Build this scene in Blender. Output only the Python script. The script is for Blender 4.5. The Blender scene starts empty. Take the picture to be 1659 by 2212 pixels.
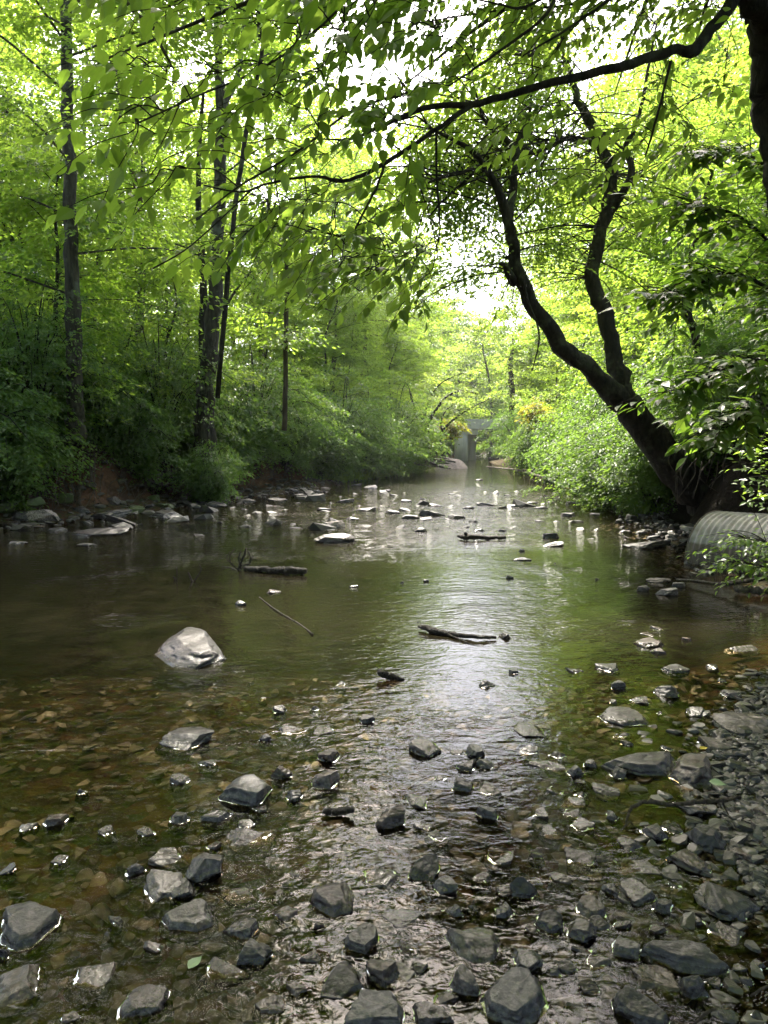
import bpy, bmesh, math, random
import numpy as np
from mathutils import Vector, Matrix

S = bpy.context.scene
# ------------------------------------------------------------------ camera
CAM_H, PITCH, FPX, CX, CY = 1.55, math.radians(5.25), 1534.0, 829.5, 1106.0
cam_data = bpy.data.cameras.new("camera")
cam = bpy.data.objects.new("camera", cam_data)
S.collection.objects.link(cam)
cam.location = (0, 0, CAM_H)
cam.rotation_euler = (math.pi / 2 - PITCH, 0, 0)
cam_data.sensor_fit = 'VERTICAL'
cam_data.angle = 2 * math.atan(CY / FPX)
cam_data.clip_start, cam_data.clip_end = 0.05, 2000
S.camera = cam
S.render.resolution_x, S.render.resolution_y = 768, 1024
# ------------------------------------------------------------------ sky, sun, exposure
SUN_AZ, SUN_EL = math.radians(-6), math.radians(56)      # azimuth from +Y, positive to +X
w = bpy.data.worlds.new("World"); S.world = w; w.use_nodes = True
nt = w.node_tree
sky = nt.nodes.new('ShaderNodeTexSky'); sky.sky_type = 'NISHITA'; sky.sun_disc = False
sky.sun_elevation, sky.sun_rotation = SUN_EL, SUN_AZ
sky.air_density, sky.dust_density, sky.ozone_density = 1.0, 5.5, 1.0
nt.nodes['Background'].inputs['Strength'].default_value = 0.15
nt.links.new(sky.outputs[0], nt.nodes['Background'].inputs['Color'])
sl = bpy.data.lights.new("sun", 'SUN'); sl.energy = 3.1; sl.angle = math.radians(0.5); sl.color = (1.0, 0.94, 0.82)
sun = bpy.data.objects.new("sun", sl); S.collection.objects.link(sun)
sv = Vector((math.sin(SUN_AZ) * math.cos(SUN_EL), math.cos(SUN_AZ) * math.cos(SUN_EL), math.sin(SUN_EL)))
sun.rotation_euler = sv.to_track_quat('Z', 'Y').to_euler(); sun.location = (0, 0, 60)
S.view_settings.view_transform = 'Standard'
S.view_settings.look = 'None'
S.view_settings.exposure = 2.5
S.view_settings.gamma = 1.0
cy = S.cycles
cy.max_bounces, cy.diffuse_bounces, cy.glossy_bounces, cy.transmission_bounces = 7, 4, 3, 4
cy.transparent_max_bounces = 8
cy.volume_bounces = 0
cy.sample_clamp_indirect = 6.0
cy.caustics_reflective = cy.caustics_refractive = False
cy.use_adaptive_sampling = True
cy.adaptive_threshold = 0.015
# ------------------------------------------------------------------ helpers
SP, CP = math.sin(PITCH), math.cos(PITCH)
def ray(px, py):
    a, b = (px - CX) / FPX, (CY - py) / FPX
    return np.array([a, CP + b * SP, -SP + b * CP])
def P(px, py, Y):
    """world point seen at that place of the picture, at forward distance Y"""
    d = ray(px, py); return np.array([0, 0, CAM_H]) + d * (Y / d[1])
def G(px, py, z=0.0):
    """world point on the level z seen at that place of the picture"""
    d = ray(px, py); return np.array([0, 0, CAM_H]) + d * ((z - CAM_H) / d[2])

class Geo:
    """collects vertices and faces (numpy), with one random value per face in the attribute 'rnd'"""
    def __init__(s): s.v, s.tri, s.quad, s.n, s.rt, s.rq = [], [], [], 0, [], []
    def add(s, v, tri=None, quad=None, rnd=None):
        v = np.asarray(v, dtype=np.float32).reshape(-1, 3)
        if tri is not None and len(tri):
            t = np.asarray(tri, dtype=np.int32).reshape(-1, 3) + s.n
            s.tri.append(t); s.rt.append(np.full(len(t), 0.5) if rnd is None else np.broadcast_to(rnd, (len(t),)))
        if quad is not None and len(quad):
            q = np.asarray(quad, dtype=np.int32).reshape(-1, 4) + s.n
            s.quad.append(q); s.rq.append(np.full(len(q), 0.5) if rnd is None else np.broadcast_to(rnd, (len(q),)))
        s.v.append(v); s.n += len(v)
    def mesh(s, name, smooth=True, origin=(0, 0, 0)):
        me = bpy.data.meshes.new(name)
        v = (np.concatenate(s.v) - np.asarray(origin, dtype=np.float32)).astype(np.float32)
        t = np.concatenate(s.tri) if s.tri else np.zeros((0, 3), np.int32)
        q = np.concatenate(s.quad) if s.quad else np.zeros((0, 4), np.int32)
        me.vertices.add(len(v)); me.vertices.foreach_set("co", v.ravel())
        me.loops.add(t.size + q.size)
        me.loops.foreach_set("vertex_index", np.concatenate([t.ravel(), q.ravel()]).astype(np.int32))
        me.polygons.add(len(t) + len(q))
        st = np.concatenate([np.arange(len(t)) * 3, t.size + np.arange(len(q)) * 4]).astype(np.int32)
        me.polygons.foreach_set("loop_start", st)
        r = np.concatenate(s.rt + s.rq).astype(np.float32)
        a = me.attributes.new("rnd", 'FLOAT', 'FACE'); a.data.foreach_set("value", r)
        me.polygons.foreach_set("use_smooth", np.full(len(t) + len(q), smooth))
        me.update(calc_edges=True); me.validate()
        return me

def obj(name, me, mat=None, parent=None, loc=(0, 0, 0)):
    o = bpy.data.objects.new(name, me); S.collection.objects.link(o)
    if mat and not me.materials: me.materials.append(mat)
    if parent: o.parent = parent
    o.location = loc
    return o
def tag(o, label=None, cat=None, group=None, kind=None):
    if label: o['label'] = label
    if cat: o['category'] = cat
    if group: o['group'] = group
    if kind: o['kind'] = kind
    return o
def thing(name, label, cat, loc=(0, 0, 0), group=None):
    o = bpy.data.objects.new(name, None); S.collection.objects.link(o)
    o.location = loc; o.empty_display_size = 0.2
    return tag(o, label, cat, group)
def dup(root, loc, rz=0.0, sc=1.0, label=None, group=None, scz=None):
    r = root.copy(); S.collection.objects.link(r)
    r.location = loc; r.rotation_euler = (0, 0, rz); r.scale = (sc, sc, scz or sc)
    if label: r['label'] = label
    if group: r['group'] = group
    for ch in list(root.children):
        c = ch.copy(); S.collection.objects.link(c); c.parent = r
    return r

def unit(v):
    v = np.asarray(v, float); return v / np.maximum(np.linalg.norm(v, axis=-1, keepdims=True), 1e-9)
def spline(pts, n):
    """Catmull-Rom through pts (rows of any width) -> n rows"""
    p = np.asarray(pts, float)
    if len(p) == 2: 
        t = np.linspace(0, 1, n)[:, None]; return p[0] * (1 - t) + p[1] * t
    e = np.vstack([2 * p[0] - p[1], p, 2 * p[-1] - p[-2]])
    u = np.linspace(0, len(p) - 1 - 1e-6, n); i = u.astype(int); t = (u - i)[:, None]
    a, b, c, d = e[i], e[i + 1], e[i + 2], e[i + 3]
    return 0.5 * (2 * b + (c - a) * t + (2 * a - 5 * b + 4 * c - d) * t**2 + (3 * b - a - 3 * c + d) * t**3)
def tube(g, pts, rad, sides=8, rng=None, rough=0.0, cap=True):
    """a tapering tube along pts"""
    p = np.asarray(pts, float); n = len(p); r = np.broadcast_to(np.asarray(rad, float), (n,))
    t = unit(np.gradient(p, axis=0))
    up = np.array([0, 0, 1.0]) if abs(t[0][2]) < 0.9 else np.array([1.0, 0, 0])
    a = unit(np.cross(t[0], up)); A = [a]
    for i in range(1, n):
        a = a - t[i] * np.dot(a, t[i]); a = unit(a); A.append(a)
    A = np.array(A); B = np.cross(t, A)
    ang = np.arange(sides) * 2 * math.pi / sides
    rr = r[:, None] * np.ones(sides)[None]
    if rough and rng is not None:
        k = rng.normal(0, 1, (n, sides)); rr = rr * (1 + rough * k)
    V = p[:, None] + rr[..., None] * (np.cos(ang)[None, :, None] * A[:, None] + np.sin(ang)[None, :, None] * B[:, None])
    i = np.arange(n - 1)[:, None] * sides; j = np.arange(sides)[None]; k = (j + 1) % sides
    q = np.stack([i + j, i + k, i + sides + k, i + sides + j], -1).reshape(-1, 4)
    V = V.reshape(-1, 3)
    tri = None
    if cap:
        V = np.vstack([V, p[-1] + t[-1] * r[-1] * 0.3, p[0] - t[0] * r[0] * 0.1])
        m = (n - 1) * sides; j = np.arange(sides); k = (j + 1) % sides
        tri = np.vstack([np.stack([m + j, m + k, np.full(sides, n * sides)], -1), np.stack([k, j, np.full(sides, n * sides + 1)], -1)])
    g.add(V, tri, q)

def leaves(g, c, axis, nrm, L, W, rng, ovate=False, rnd=None, curl=0.15):
    """leaf blades: base at c, long direction axis, face normal nrm"""
    c, axis = np.asarray(c, float), unit(axis); n = len(c)
    side = unit(np.cross(nrm, axis)); nr = np.cross(axis, side)
    L = np.broadcast_to(L, (n,))[:, None]; W = np.broadcast_to(W, (n,))[:, None]
    rnd = rng.random(n) if rnd is None else rnd
    if not ovate:
        f = 0.10 * W
        b, tip = c, c + axis * L - nr * L * curl
        m = c + axis * L * 0.42
        l, r = m + side * W * 0.5 + nr * f, m - side * W * 0.5 + nr * f
        V = np.stack([b, r, tip, l], 1).reshape(-1, 3)
        k = np.arange(n)[:, None] * 4
        T = np.stack([k + [[0, 1, 2]], k + [[0, 2, 3]]], 1).reshape(-1, 3)
        g.add(V, T, None, np.repeat(rnd, 2))
        return
    # ovate: petiole end, midrib of 4 points, two margins, drawn-out tip
    prof = [(0.0, 0.0), (0.13, 0.30), (0.33, 0.5), (0.58, 0.41), (0.80, 0.19), (1.0, 0.0)]
    mid, lef, rig = [], [], []
    cu = curl * (0.4 + 1.2 * rng.random((n, 1)))
    fold = 0.10 + 0.22 * rng.random((n, 1)); tw = rng.normal(0, 0.12, (n, 1))
    for t, wd in prof:
        m = c + axis * L * t - nr * L * cu * t * t * 1.2
        mid.append(m)
        if 0 < t < 1:
            lef.append(m + side * W * wd + nr * W * wd * (fold + tw)); rig.append(m - side * W * wd + nr * W * wd * (fold - tw))
    V = np.stack(mid + lef + rig, 1).reshape(-1, 3); nv = len(mid) + len(lef) + len(rig)
    k = np.arange(n)[:, None] * nv
    M = list(range(6)); Lf = [6, 7, 8, 9]; R = [10, 11, 12, 13]
    T = np.array([[0, 1, 6], [0, 10, 1], [4, 5, 9], [4, 13, 5]])
    Q = np.array([[M[i + 1], M[i + 2], Lf[i + 1], Lf[i]] for i in range(3)] + [[M[i + 2], M[i + 1], R[i], R[i + 1]] for i in range(3)])
    g.add(V, (k[:, :, None] + T[None]).reshape(-1, 3), None, np.repeat(rnd, len(T)))
    s0 = g.n - len(V)
    g.quad.append((k[:, :, None] + Q[None]).reshape(-1, 4).astype(np.int32) + s0); g.rq.append(np.repeat(rnd, len(Q)))

# ------------------------------------------------------------------ materials
class NM:
    def __init__(s, name):
        s.m = bpy.data.materials.new(name); s.m.use_nodes = True; s.t = s.m.node_tree
        s.out = s.t.nodes['Material Output']; s.b = s.t.nodes['Principled BSDF']
    def n(s, typ, **kw):
        x = s.t.nodes.new('ShaderNode' + typ)
        for k, v in kw.items():
            if k in x.inputs: 
                s.put(x.inputs[k], v)
            else: setattr(x, k, v)
        return x
    def put(s, sock, v):
        if hasattr(v, 'is_output') or isinstance(v, bpy.types.NodeSocket): s.t.links.new(v, sock)
        else: sock.default_value = v
    def noise(s, vec, scale, detail=4, rough=0.55, dist=0.0):
        x = s.n('TexNoise'); s.put(x.inputs['Vector'], vec)
        x.inputs['Scale'].default_value = scale; x.inputs['Detail'].default_value = detail
        x.inputs['Roughness'].default_value = rough; x.inputs['Distortion'].default_value = dist
        return x.outputs['Fac']
    def ramp(s, fac, stops, interp='LINEAR'):
        x = s.n('ValToRGB'); s.put(x.inputs['Fac'], fac); r = x.color_ramp; r.interpolation = interp
        while len(r.elements) < len(stops): r.elements.new(0.5)
        for e, (p, c) in zip(r.elements, stops):
            e.position = p; e.color = (*c, 1) if not np.isscalar(c) else (c, c, c, 1)
        return x.outputs['Color']
    def mix(s, fac, a, b, mode='MIX'):
        x = s.n('Mix'); x.data_type = 'RGBA'; x.blend_type = mode
        s.put(x.inputs[0], fac)
        for i, v in ((6, a), (7, b)): s.put(x.inputs[i], (*v, 1) if isinstance(v, tuple) and len(v) == 3 else v)
        return x.outputs[2]
    def math(s, op, a, b=0.0, clamp=False):
        x = s.n('Math'); x.operation = op; x.use_clamp = clamp
        s.put(x.inputs[0], a); s.put(x.inputs[1], b); return x.outputs[0]
    def attr(s, name):
        x = s.n('Attribute'); x.attribute_name = name; return x
    def bump(s, h, strength=0.5, dist=0.01, normal=None):
        x = s.n('Bump'); x.inputs['Strength'].default_value = strength; x.inputs['Distance'].default_value = dist
        s.put(x.inputs['Height'], h)
        if normal is not None: s.put(x.inputs['Normal'], normal)
        return x.outputs['Normal']
    def scaled(s, vec, sc):
        x = s.n('Mapping'); s.put(x.inputs['Vector'], vec); x.inputs['Scale'].default_value = sc; return x.outputs['Vector']
    @property
    def pos(s):
        return s.n('NewGeometry').outputs['Position']
    @property
    def oco(s):
        return s.n('TexCoord').outputs['Object']

def leaf_mat(name, c0, c1, t0, t1, trans=0.5, rough=0.45, spec=0.35):
    """leaf: c0..c1 surface colour, t0..t1 colour of the light that comes through"""
    k = NM(name); a = k.attr('rnd').outputs['Fac']
    oi = k.n('ObjectInfo').outputs['Random']
    f = k.math('ADD', k.math('MULTIPLY', a, 0.7), k.math('MULTIPLY', oi, 0.3))
    k.put(k.b.inputs['Base Color'], k.mix(f, c0, c1))
    k.b.inputs['Roughness'].default_value = rough; k.b.inputs['Specular IOR Level'].default_value = spec
    tr = k.n('BsdfTranslucent'); k.put(tr.inputs['Color'], k.mix(f, t0, t1))
    mx = k.n('MixShader'); mx.inputs[0].default_value = trans
    k.t.links.new(k.b.outputs[0], mx.inputs[1]); k.t.links.new(tr.outputs[0], mx.inputs[2])
    k.t.links.new(mx.outputs[0], k.out.inputs['Surface'])
    return k.m
M_LEAF_OVER = leaf_mat('overhang_leaf', (.05, .10, .018), (.085, .15, .03), (.26, .43, .04), (.42, .60, .075), .55, .32, .5)
M_LEAF_MAPLE = leaf_mat('maple_leaf', (.045, .10, .018), (.10, .16, .03), (.27, .47, .035), (.47, .62, .07), .56)
M_LEAF_TALL = leaf_mat('tall_tree_leaf', (.04, .085, .018), (.08, .14, .03), (.26, .44, .035), (.44, .57, .07), .54)
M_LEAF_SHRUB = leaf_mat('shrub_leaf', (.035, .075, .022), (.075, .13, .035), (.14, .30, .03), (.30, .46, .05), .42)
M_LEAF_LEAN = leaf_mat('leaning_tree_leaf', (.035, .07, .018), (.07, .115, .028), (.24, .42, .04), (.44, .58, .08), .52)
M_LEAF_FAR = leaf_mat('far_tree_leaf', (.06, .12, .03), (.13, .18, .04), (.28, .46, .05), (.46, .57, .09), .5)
M_LEAF_YEL = leaf_mat('yellowing_leaf', (.14, .17, .02), (.26, .24, .02), (.42, .46, .03), (.60, .52, .04), .5)
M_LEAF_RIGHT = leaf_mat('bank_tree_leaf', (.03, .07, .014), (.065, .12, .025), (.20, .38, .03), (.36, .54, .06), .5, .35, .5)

def bark_mat(name, dark, light, lichen=None, sc=1.0, amount=0.4, grey=0.5):
    k = NM(name); co = k.oco
    v = k.scaled(co, (14 * sc, 14 * sc, 2.2 * sc))
    n1 = k.noise(v, 1.0, 6, 0.65, 0.6); n2 = k.noise(co, 1.1 * sc, 4, 0.6)
    col = k.ramp(n1, [(0.32, dark), (0.62, light)])
    if lichen:
        m = k.ramp(k.noise(co, 2.6 * sc, 6, 0.65), [(0.62 - 0.2 * amount, 0.0), (0.70 - 0.15 * amount, 1.0)])
        col = k.mix(k.math('MULTIPLY', m, grey), col, lichen)
    col = k.mix(k.math('MULTIPLY', n2, 0.5), col, dark)
    k.put(k.b.inputs['Base Color'], col); k.b.inputs['Roughness'].default_value = 0.85
    k.b.inputs['Specular IOR Level'].default_value = 0.2
    k.put(k.b.inputs['Normal'], k.bump(k.math('ADD', n1, k.math('MULTIPLY', n2, 1.5)), 1.0, 0.05))
    return k.m
M_BARK_GREY = bark_mat('grey_bark', (.020, .017, .014), (.085, .074, .06), (.17, .18, .14), 1.0, 0.5, .7)
M_BARK_DARK = bark_mat('dark_bark', (.007, .006, .005), (.042, .034, .026), (.10, .105, .07), 1.0, 0.5, .6)
M_BARK_BROWN = bark_mat('brown_bark', (.03, .022, .016), (.11, .085, .06), None)
M_TWIG = bark_mat('twig_bark', (.012, .010, .008), (.04, .032, .024), None, 4.0)
M_ROOT = bark_mat('root_bark', (.03, .022, .017), (.12, .095, .075), None, 4.0)
M_DRIFT = bark_mat('driftwood', (.06, .05, .042), (.20, .17, .14), None, 3.0)
M_WETWOOD = bark_mat('wet_wood', (.012, .010, .008), (.06, .048, .036), None, 4.0)
M_WETWOOD.node_tree.nodes['Principled BSDF'].inputs['Roughness'].default_value = 0.4
# ------------------------------------------------------------------ ground, stream
LEFT = [(-9, -20), (-9.5, 0), (-9.2, 8)] + [tuple(G(*p)[:2]) for p in ((-30, 1146), (230, 1120), (450, 1088), (620, 1066), (740, 1045), (880, 1022), (930, 1008))] + [(5.2, 62), (7.5, 80), (11, 100), (16, 130), (40, 220)]
RIGHT = [(2.6, -20), (2.3, -3), (2.0, 1.2)] + [tuple(G(*p)[:2]) for p in ((1640, 1960), (1560, 1800), (1535, 1690), (1540, 1570), (1640, 1490), (1720, 1420), (1760, 1350), (1700, 1285), (1560, 1250), (1475, 1205), (1405, 1140), (1330, 1085), (1200, 1042), (1120, 1016))] + [(9.5, 60), (11.5, 78), (15, 100), (21, 130), (46, 220)]
def sdist(X, Y, line, land_left):
    """signed distance to a bank line, positive on the land side"""
    best = np.full(X.shape, 1e9); sg = np.ones(X.shape)
    for (ax, ay), (bx, by) in zip(line[:-1], line[1:]):
        dx, dy = bx - ax, by - ay
        t = np.clip(((X - ax) * dx + (Y - ay) * dy) / (dx * dx + dy * dy), 0, 1)
        d = np.hypot(X - ax - t * dx, Y - ay - t * dy)
        cr = dx * (Y - ay) - dy * (X - ax)
        up = d < best
        best = np.where(up, d, best); sg = np.where(up, np.where(cr > 0, 1, -1), sg)
    return best * sg * (1 if land_left else -1)
def sm(a, b, x):
    t = np.clip((x - a) / (b - a), 0, 1); return t * t * (3 - 2 * t)
_nr = np.random.default_rng(5)
_waves = []
for oct_ in range(7):
    for _ in range(7):
        f = 0.12 * 1.9**oct_; th = _nr.uniform(0, 6.28)
        _waves.append((f * math.cos(th) * 6.28, f * math.sin(th) * 6.28, _nr.uniform(0, 6.28), 0.62**oct_ / 2.6))
def fbm(x, y, lo=0, hi=7):
    r = 0
    for i, (a, b, p, m) in enumerate(_waves):
        if lo <= i // 7 < hi: r = r + m * np.sin(a * x + b * y + p + 1.3 * np.sin(b * x - a * y + 2 * p))
    return r
def terrain(X, Y):
    dL, dR = sdist(X, Y, LEFT, True), sdist(X, Y, RIGHT, False)
    n = fbm(X, Y, 0, 4); nf = fbm(X, Y, 3, 7)
    far = sm(26, 60, Y)
    # left bank: a stony shelf, a cut clay face, then the wood's floor
    dl = dL + 0.22 * n
    hl = 0.14 * sm(0, 1.0, dl) + (1.45 - 0.8 * far) * sm(1.0, 2.3 + 2 * far, dl) + 0.55 * sm(2.2, 6, dl) + 0.05 * np.maximum(dl - 6, 0) + 0.12 * np.maximum(dl - 30, 0)
    dr = dR + 0.12 * n * sm(5, 9, Y)
    near = 1 - sm(6.0, 8.2, Y)
    hb = 0.10 * sm(0, 0.5, dr) + 0.16 * sm(0.4, 1.6, dr) + 1.0 * sm(1.5, 3.2, dr)
    hc = 0.10 * sm(0, 0.4, dr) + (1.75 - 1.0 * far) * sm(0.45, 1.5 + 2 * far, dr)
    hr = near * hb + (1 - near) * hc + 0.5 * sm(2.5, 7, dr) + 0.05 * np.maximum(dr - 6, 0) + 0.12 * np.maximum(dr - 25, 0)
    # bed
    dm = np.minimum(-dL, -dR)
    dep = 0.034 + 0.02 * sm(2, 4.2, Y) + 0.25 * sm(3.6, 6.8, Y) * (1 - 0.6 * sm(9.5, 13.5, Y) * (1 - sm(24, 27, Y))) + 0.1 * sm(26, 32, Y)
    dep = dep * sm(-0.1, 1.0, dm) + 0.0
    bed = -dep - 0.012
    h = np.where(dL > 0, hl, np.where(dR > 0, hr, bed))
    land = np.maximum(dL, dR)
    h = h + np.where(land > 0, (0.05 + 0.10 * sm(0, 2, land)) * (0.5 * n + 0.6 * nf) * sm(0, .4, land), 0.018 * nf * sm(0.0, 0.3, dm))
    # the culvert lies in a scour at the foot of the right bank
    t = np.clip((X - PIPE0[0]) * PIPED[0] + (Y - PIPE0[1]) * PIPED[1], -.6, 1.9)
    dp = np.hypot(X - PIPE0[0] - t * PIPED[0], Y - PIPE0[1] - t * PIPED[1])
    kp = 1 - sm(.75, 1.35, dp); h = h * (1 - kp) + np.minimum(h, -.05) * kp
    return h, dL, dR, dep
PIPE0, PIPED = P(1546, 1213, 9.75), np.array([.5, -.866])
def grow(a, b, s0, k):
    r, s = [a], s0
    while r[-1] < b: r.append(r[-1] + s); s *= k
    return r
xs = sorted(set([-v for v in grow(9.5, 170, .22, 1.10)] + list(np.arange(-9.4, 9.5, .085)) + grow(9.5, 170, .22, 1.10)))
ys = list(np.arange(-25, -2, 1.0)) + grow(-2, 260, .06, 1.010)
ys = sorted(ys)
X, Y = np.meshgrid(np.array(xs), np.array(ys))
H, DL, DR, DEP = terrain(X, Y)
nx, ny = len(xs), len(ys)
def gridq(nx, ny):
    i = np.arange(ny - 1)[:, None] * nx; j = np.arange(nx - 1)[None]
    return np.stack([i + j, i + j + 1, i + nx + j + 1, i + nx + j], -1).reshape(-1, 4)
g = Geo(); g.add(np.stack([X, Y, H], -1).reshape(-1, 3), None, gridq(nx, ny))
me = g.mesh("ground")
land = np.maximum(DL, DR)
gy, gx = np.gradient(H, np.array(ys), np.array(xs))
slope = np.hypot(gx, gy)
a = me.attributes.new("clay", 'FLOAT', 'POINT'); a.data.foreach_set("value", (sm(.45, .9, slope) * sm(0.2, .6, land) * np.where(DR > DL, .25, 1)).astype(np.float32).ravel())
a = me.attributes.new("dark", 'FLOAT', 'POINT'); a.data.foreach_set("value", (sm(0, .3, DR) * sm(6.3, 7.5, Y) * (1 - sm(3.5, 5, DR)) * (1 - sm(16, 20, Y)) + .8 * sm(8, 10, Y) * sm(0, .5, np.minimum(-DL, -DR))).astype(np.float32).ravel())  # shade painted into the right bank hollow; farther streambed darkened against the sun
a = me.attributes.new("litter", 'FLOAT', 'POINT'); a.data.foreach_set("value", sm(1.5, 2.6, land + .3 * fbm(X, Y, 1, 5)).astype(np.float32).ravel())
k = NM('ground'); p = k.pos
cl, li = k.attr('clay').outputs['Fac'], k.attr('litter').outputs['Fac']
dr_ = k.n('SeparateXYZ'); k.put(dr_.inputs[0], p)
n1, n2, n3 = k.noise(p, 1.2, 5, .6), k.noise(p, 9, 6, .7), k.noise(p, 55, 4, .65)
vor = k.n('TexVoronoi'); k.put(vor.inputs['Vector'], k.mix(0.06, p, k.n('TexNoise').outputs['Color'])); vor.inputs['Scale'].default_value = 16
mud = k.mix(n2, (.026, .017, .010), (.060, .040, .024))
mud = k.mix(k.math('MULTIPLY', n1, .5), mud, (.05, .05, .018))
mud = k.mix(.35, mud, vor.outputs['Color'], 'SOFT_LIGHT')
clay = k.mix(n2, (.07, .034, .022), (.15, .078, .048)); clay = k.mix(k.ramp(n1, [(.4, 0), (.6, .75)]), clay, (.035, .024, .018))
lit = k.mix(k.ramp(n3, [(.4, 0), (.65, 1)]), (.022, .017, .010), (.075, .055, .034)); lit = k.mix(k.ramp(n1, [(.45, 0), (.6, .6)]), lit, (.03, .055, .012))
col = k.mix(cl, k.mix(li, mud, lit), clay); col = k.mix(k.math('MULTIPLY', k.attr('dark').outputs['Fac'], .9), col, (.006, .005, .004))  # painted shade: near-black mixed over the bank hollow and farther bed
k.put(k.b.inputs['Base Color'], col); k.b.inputs['Roughness'].default_value = .9; k.b.inputs['Specular IOR Level'].default_value = .06
hh = k.math('ADD', k.math('MULTIPLY', n2, .7), k.math('ADD', k.math('MULTIPLY', n3, .35), k.math('MULTIPLY', vor.outputs['Distance'], .35)))
k.put(k.b.inputs['Normal'], k.bump(hh, .9, .05))
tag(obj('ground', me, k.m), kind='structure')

# water: one sheet, see-through, more silty where it is deeper
wx = np.array(sorted(set(list(np.arange(-14, 20, .12)) + grow(20, 60, .3, 1.1))))
wy = np.array(sorted(list(np.arange(-8, 0, .5)) + grow(0, 230, .05, 1.012)))
WX, WY = np.meshgrid(wx, wy)
WH, WL, WR, WD = terrain(WX, WY)
depth = np.clip(-WH, 0, 1)
riff = 0.17 + .55 * sm(8.5, 14.0, WY + 1.2 * fbm(WX, WY, 1, 4)) * (1 - 0.75 * sm(24, 32, WY + 3 * fbm(WX, WY, 0, 3))) + .22 * sm(.2, .7, fbm(WX, WY, 1, 4)) 
riff = riff * (1 - .6 * sm(2.6, 4, WX) * (1 - sm(8.5, 9.5, WY)))
g = Geo(); z = 0.004 * fbm(WX, WY, 2, 5) * np.clip(riff, 0, 1)
g.add(np.stack([WX, WY, z], -1).reshape(-1, 3), None, gridq(len(wx), len(wy)))
me = g.mesh("water")
a = me.attributes.new("depth", 'FLOAT', 'POINT'); a.data.foreach_set("value", depth.astype(np.float32).ravel())
a = me.attributes.new("riff", 'FLOAT', 'POINT'); a.data.foreach_set("value", riff.astype(np.float32).ravel())
k = NM('water'); k.t.nodes.remove(k.b)
p = k.pos
w1 = k.noise(k.scaled(p, (5, 9, 1)), 1.0, 2, .5, .8)
w2 = k.noise(k.scaled(p, (15, 22, 1)), 1.0, 2, .5, 1.2)
w3 = k.noise(k.scaled(p, (2.0, 3.2, 1)), 1.0, 2, .5, .5)
rf = k.attr('riff').outputs['Fac']
h = k.math('ADD', k.math('MULTIPLY', w1, .034), k.math('ADD', k.math('MULTIPLY', w2, .014), k.math('MULTIPLY', w3, .022)))
h = k.math('MULTIPLY', h, rf)
nrm = k.bump(h, 1.0, 1.0)
fr = k.n('Fresnel'); fr.inputs['IOR'].default_value = 1.333; k.t.links.new(nrm, fr.inputs['Normal'])
gl = k.n('BsdfGlossy'); gl.inputs['Roughness'].default_value = .0; k.t.links.new(nrm, gl.inputs['Normal'])
tr = k.n('BsdfTransparent'); tr.inputs['Color'].default_value = (.76, .67, .50, 1)
df = k.n('BsdfDiffuse'); df.inputs['Color'].default_value = (.013, .011, .006, 1)
silt = k.math('MULTIPLY', k.math('SUBTRACT', k.attr('depth').outputs['Fac'], .045), 4.2, True)
silt = k.math('MINIMUM', silt, .85)
m1 = k.n('MixShader'); k.put(m1.inputs[0], silt); k.t.links.new(tr.outputs[0], m1.inputs[1]); k.t.links.new(df.outputs[0], m1.inputs[2])
m2 = k.n('MixShader'); k.t.links.new(fr.outputs[0], m2.inputs[0]); k.t.links.new(m1.outputs[0], m2.inputs[1]); k.t.links.new(gl.outputs[0], m2.inputs[2])
k.t.links.new(m2.outputs[0], k.out.inputs['Surface'])
tag(obj('water', me, k.m), kind='structure')
def at_bank(px, d_off, lift=0.0, line=None, left=True):
    """point on a bank in picture column px, d_off metres inland of the waterline"""
    ys_ = np.linspace(10, 60, 900); a = (px - CX) / FPX
    xs_ = a * ys_; D = sdist(xs_, ys_, line or LEFT, left)
    i = int(np.argmin(np.abs(D - d_off))); return np.array([xs_[i], ys_[i], zg(xs_[i], ys_[i]) + lift])
def zg(x, y):
    return float(terrain(np.array([float(x)]), np.array([float(y)]))[0][0])
def box(g, c, s, rz=0.0, taper=1.0):
    c, s = np.array(c, float), np.array(s, float) / 2
    v = np.array([[x, y, z] for z in (-1, 1) for y in (-1, 1) for x in (-1, 1)], float)
    v[4:, :2] *= taper; v *= s
    R = np.array([[math.cos(rz), -math.sin(rz), 0], [math.sin(rz), math.cos(rz), 0], [0, 0, 1]])
    g.add(v @ R.T + c, None, [[0, 2, 3, 1], [4, 5, 7, 6], [0, 1, 5, 4], [2, 6, 7, 3], [0, 4, 6, 2], [1, 3, 7, 5]])

# bridge far upstream
k = NM('concrete'); n = k.noise(k.oco, 1.3, 6, .65)
st = k.noise(k.scaled(k.oco, (3, 3, .25)), 1.0, 4, .6)
k.put(k.b.inputs['Base Color'], k.mix(k.ramp(st, [(.45, 0), (.7, .55)]), k.mix(n, (.42, .40, .37), (.58, .55, .52)), (.26, .23, .20)))
k.b.inputs['Roughness'].default_value = .9; k.put(k.b.inputs['Normal'], k.bump(n, .5, .05)); M_CONC = k.m
b0 = P(997, 982, 80.0)
br = thing('bridge', 'weathered pale concrete bridge on a pier, far upstream behind the bent trees', 'bridge', (float(b0[0]), 80.0, 0))
g = Geo(); box(g, (3, 1.5, 3.75), (34, 5.0, .5)); obj('deck', g.mesh('deck', False), M_CONC, br)
g = Geo(); box(g, (3, -.85, 4.2), (34, .28, .8)); obj('parapet', g.mesh('parapet', False), M_CONC, br)
g = Geo(); box(g, (0.2, 1.5, 3.2), (3.0, 4.6, .58)); obj('pier_cap', g.mesh('cap', False), M_CONC, br)
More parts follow.
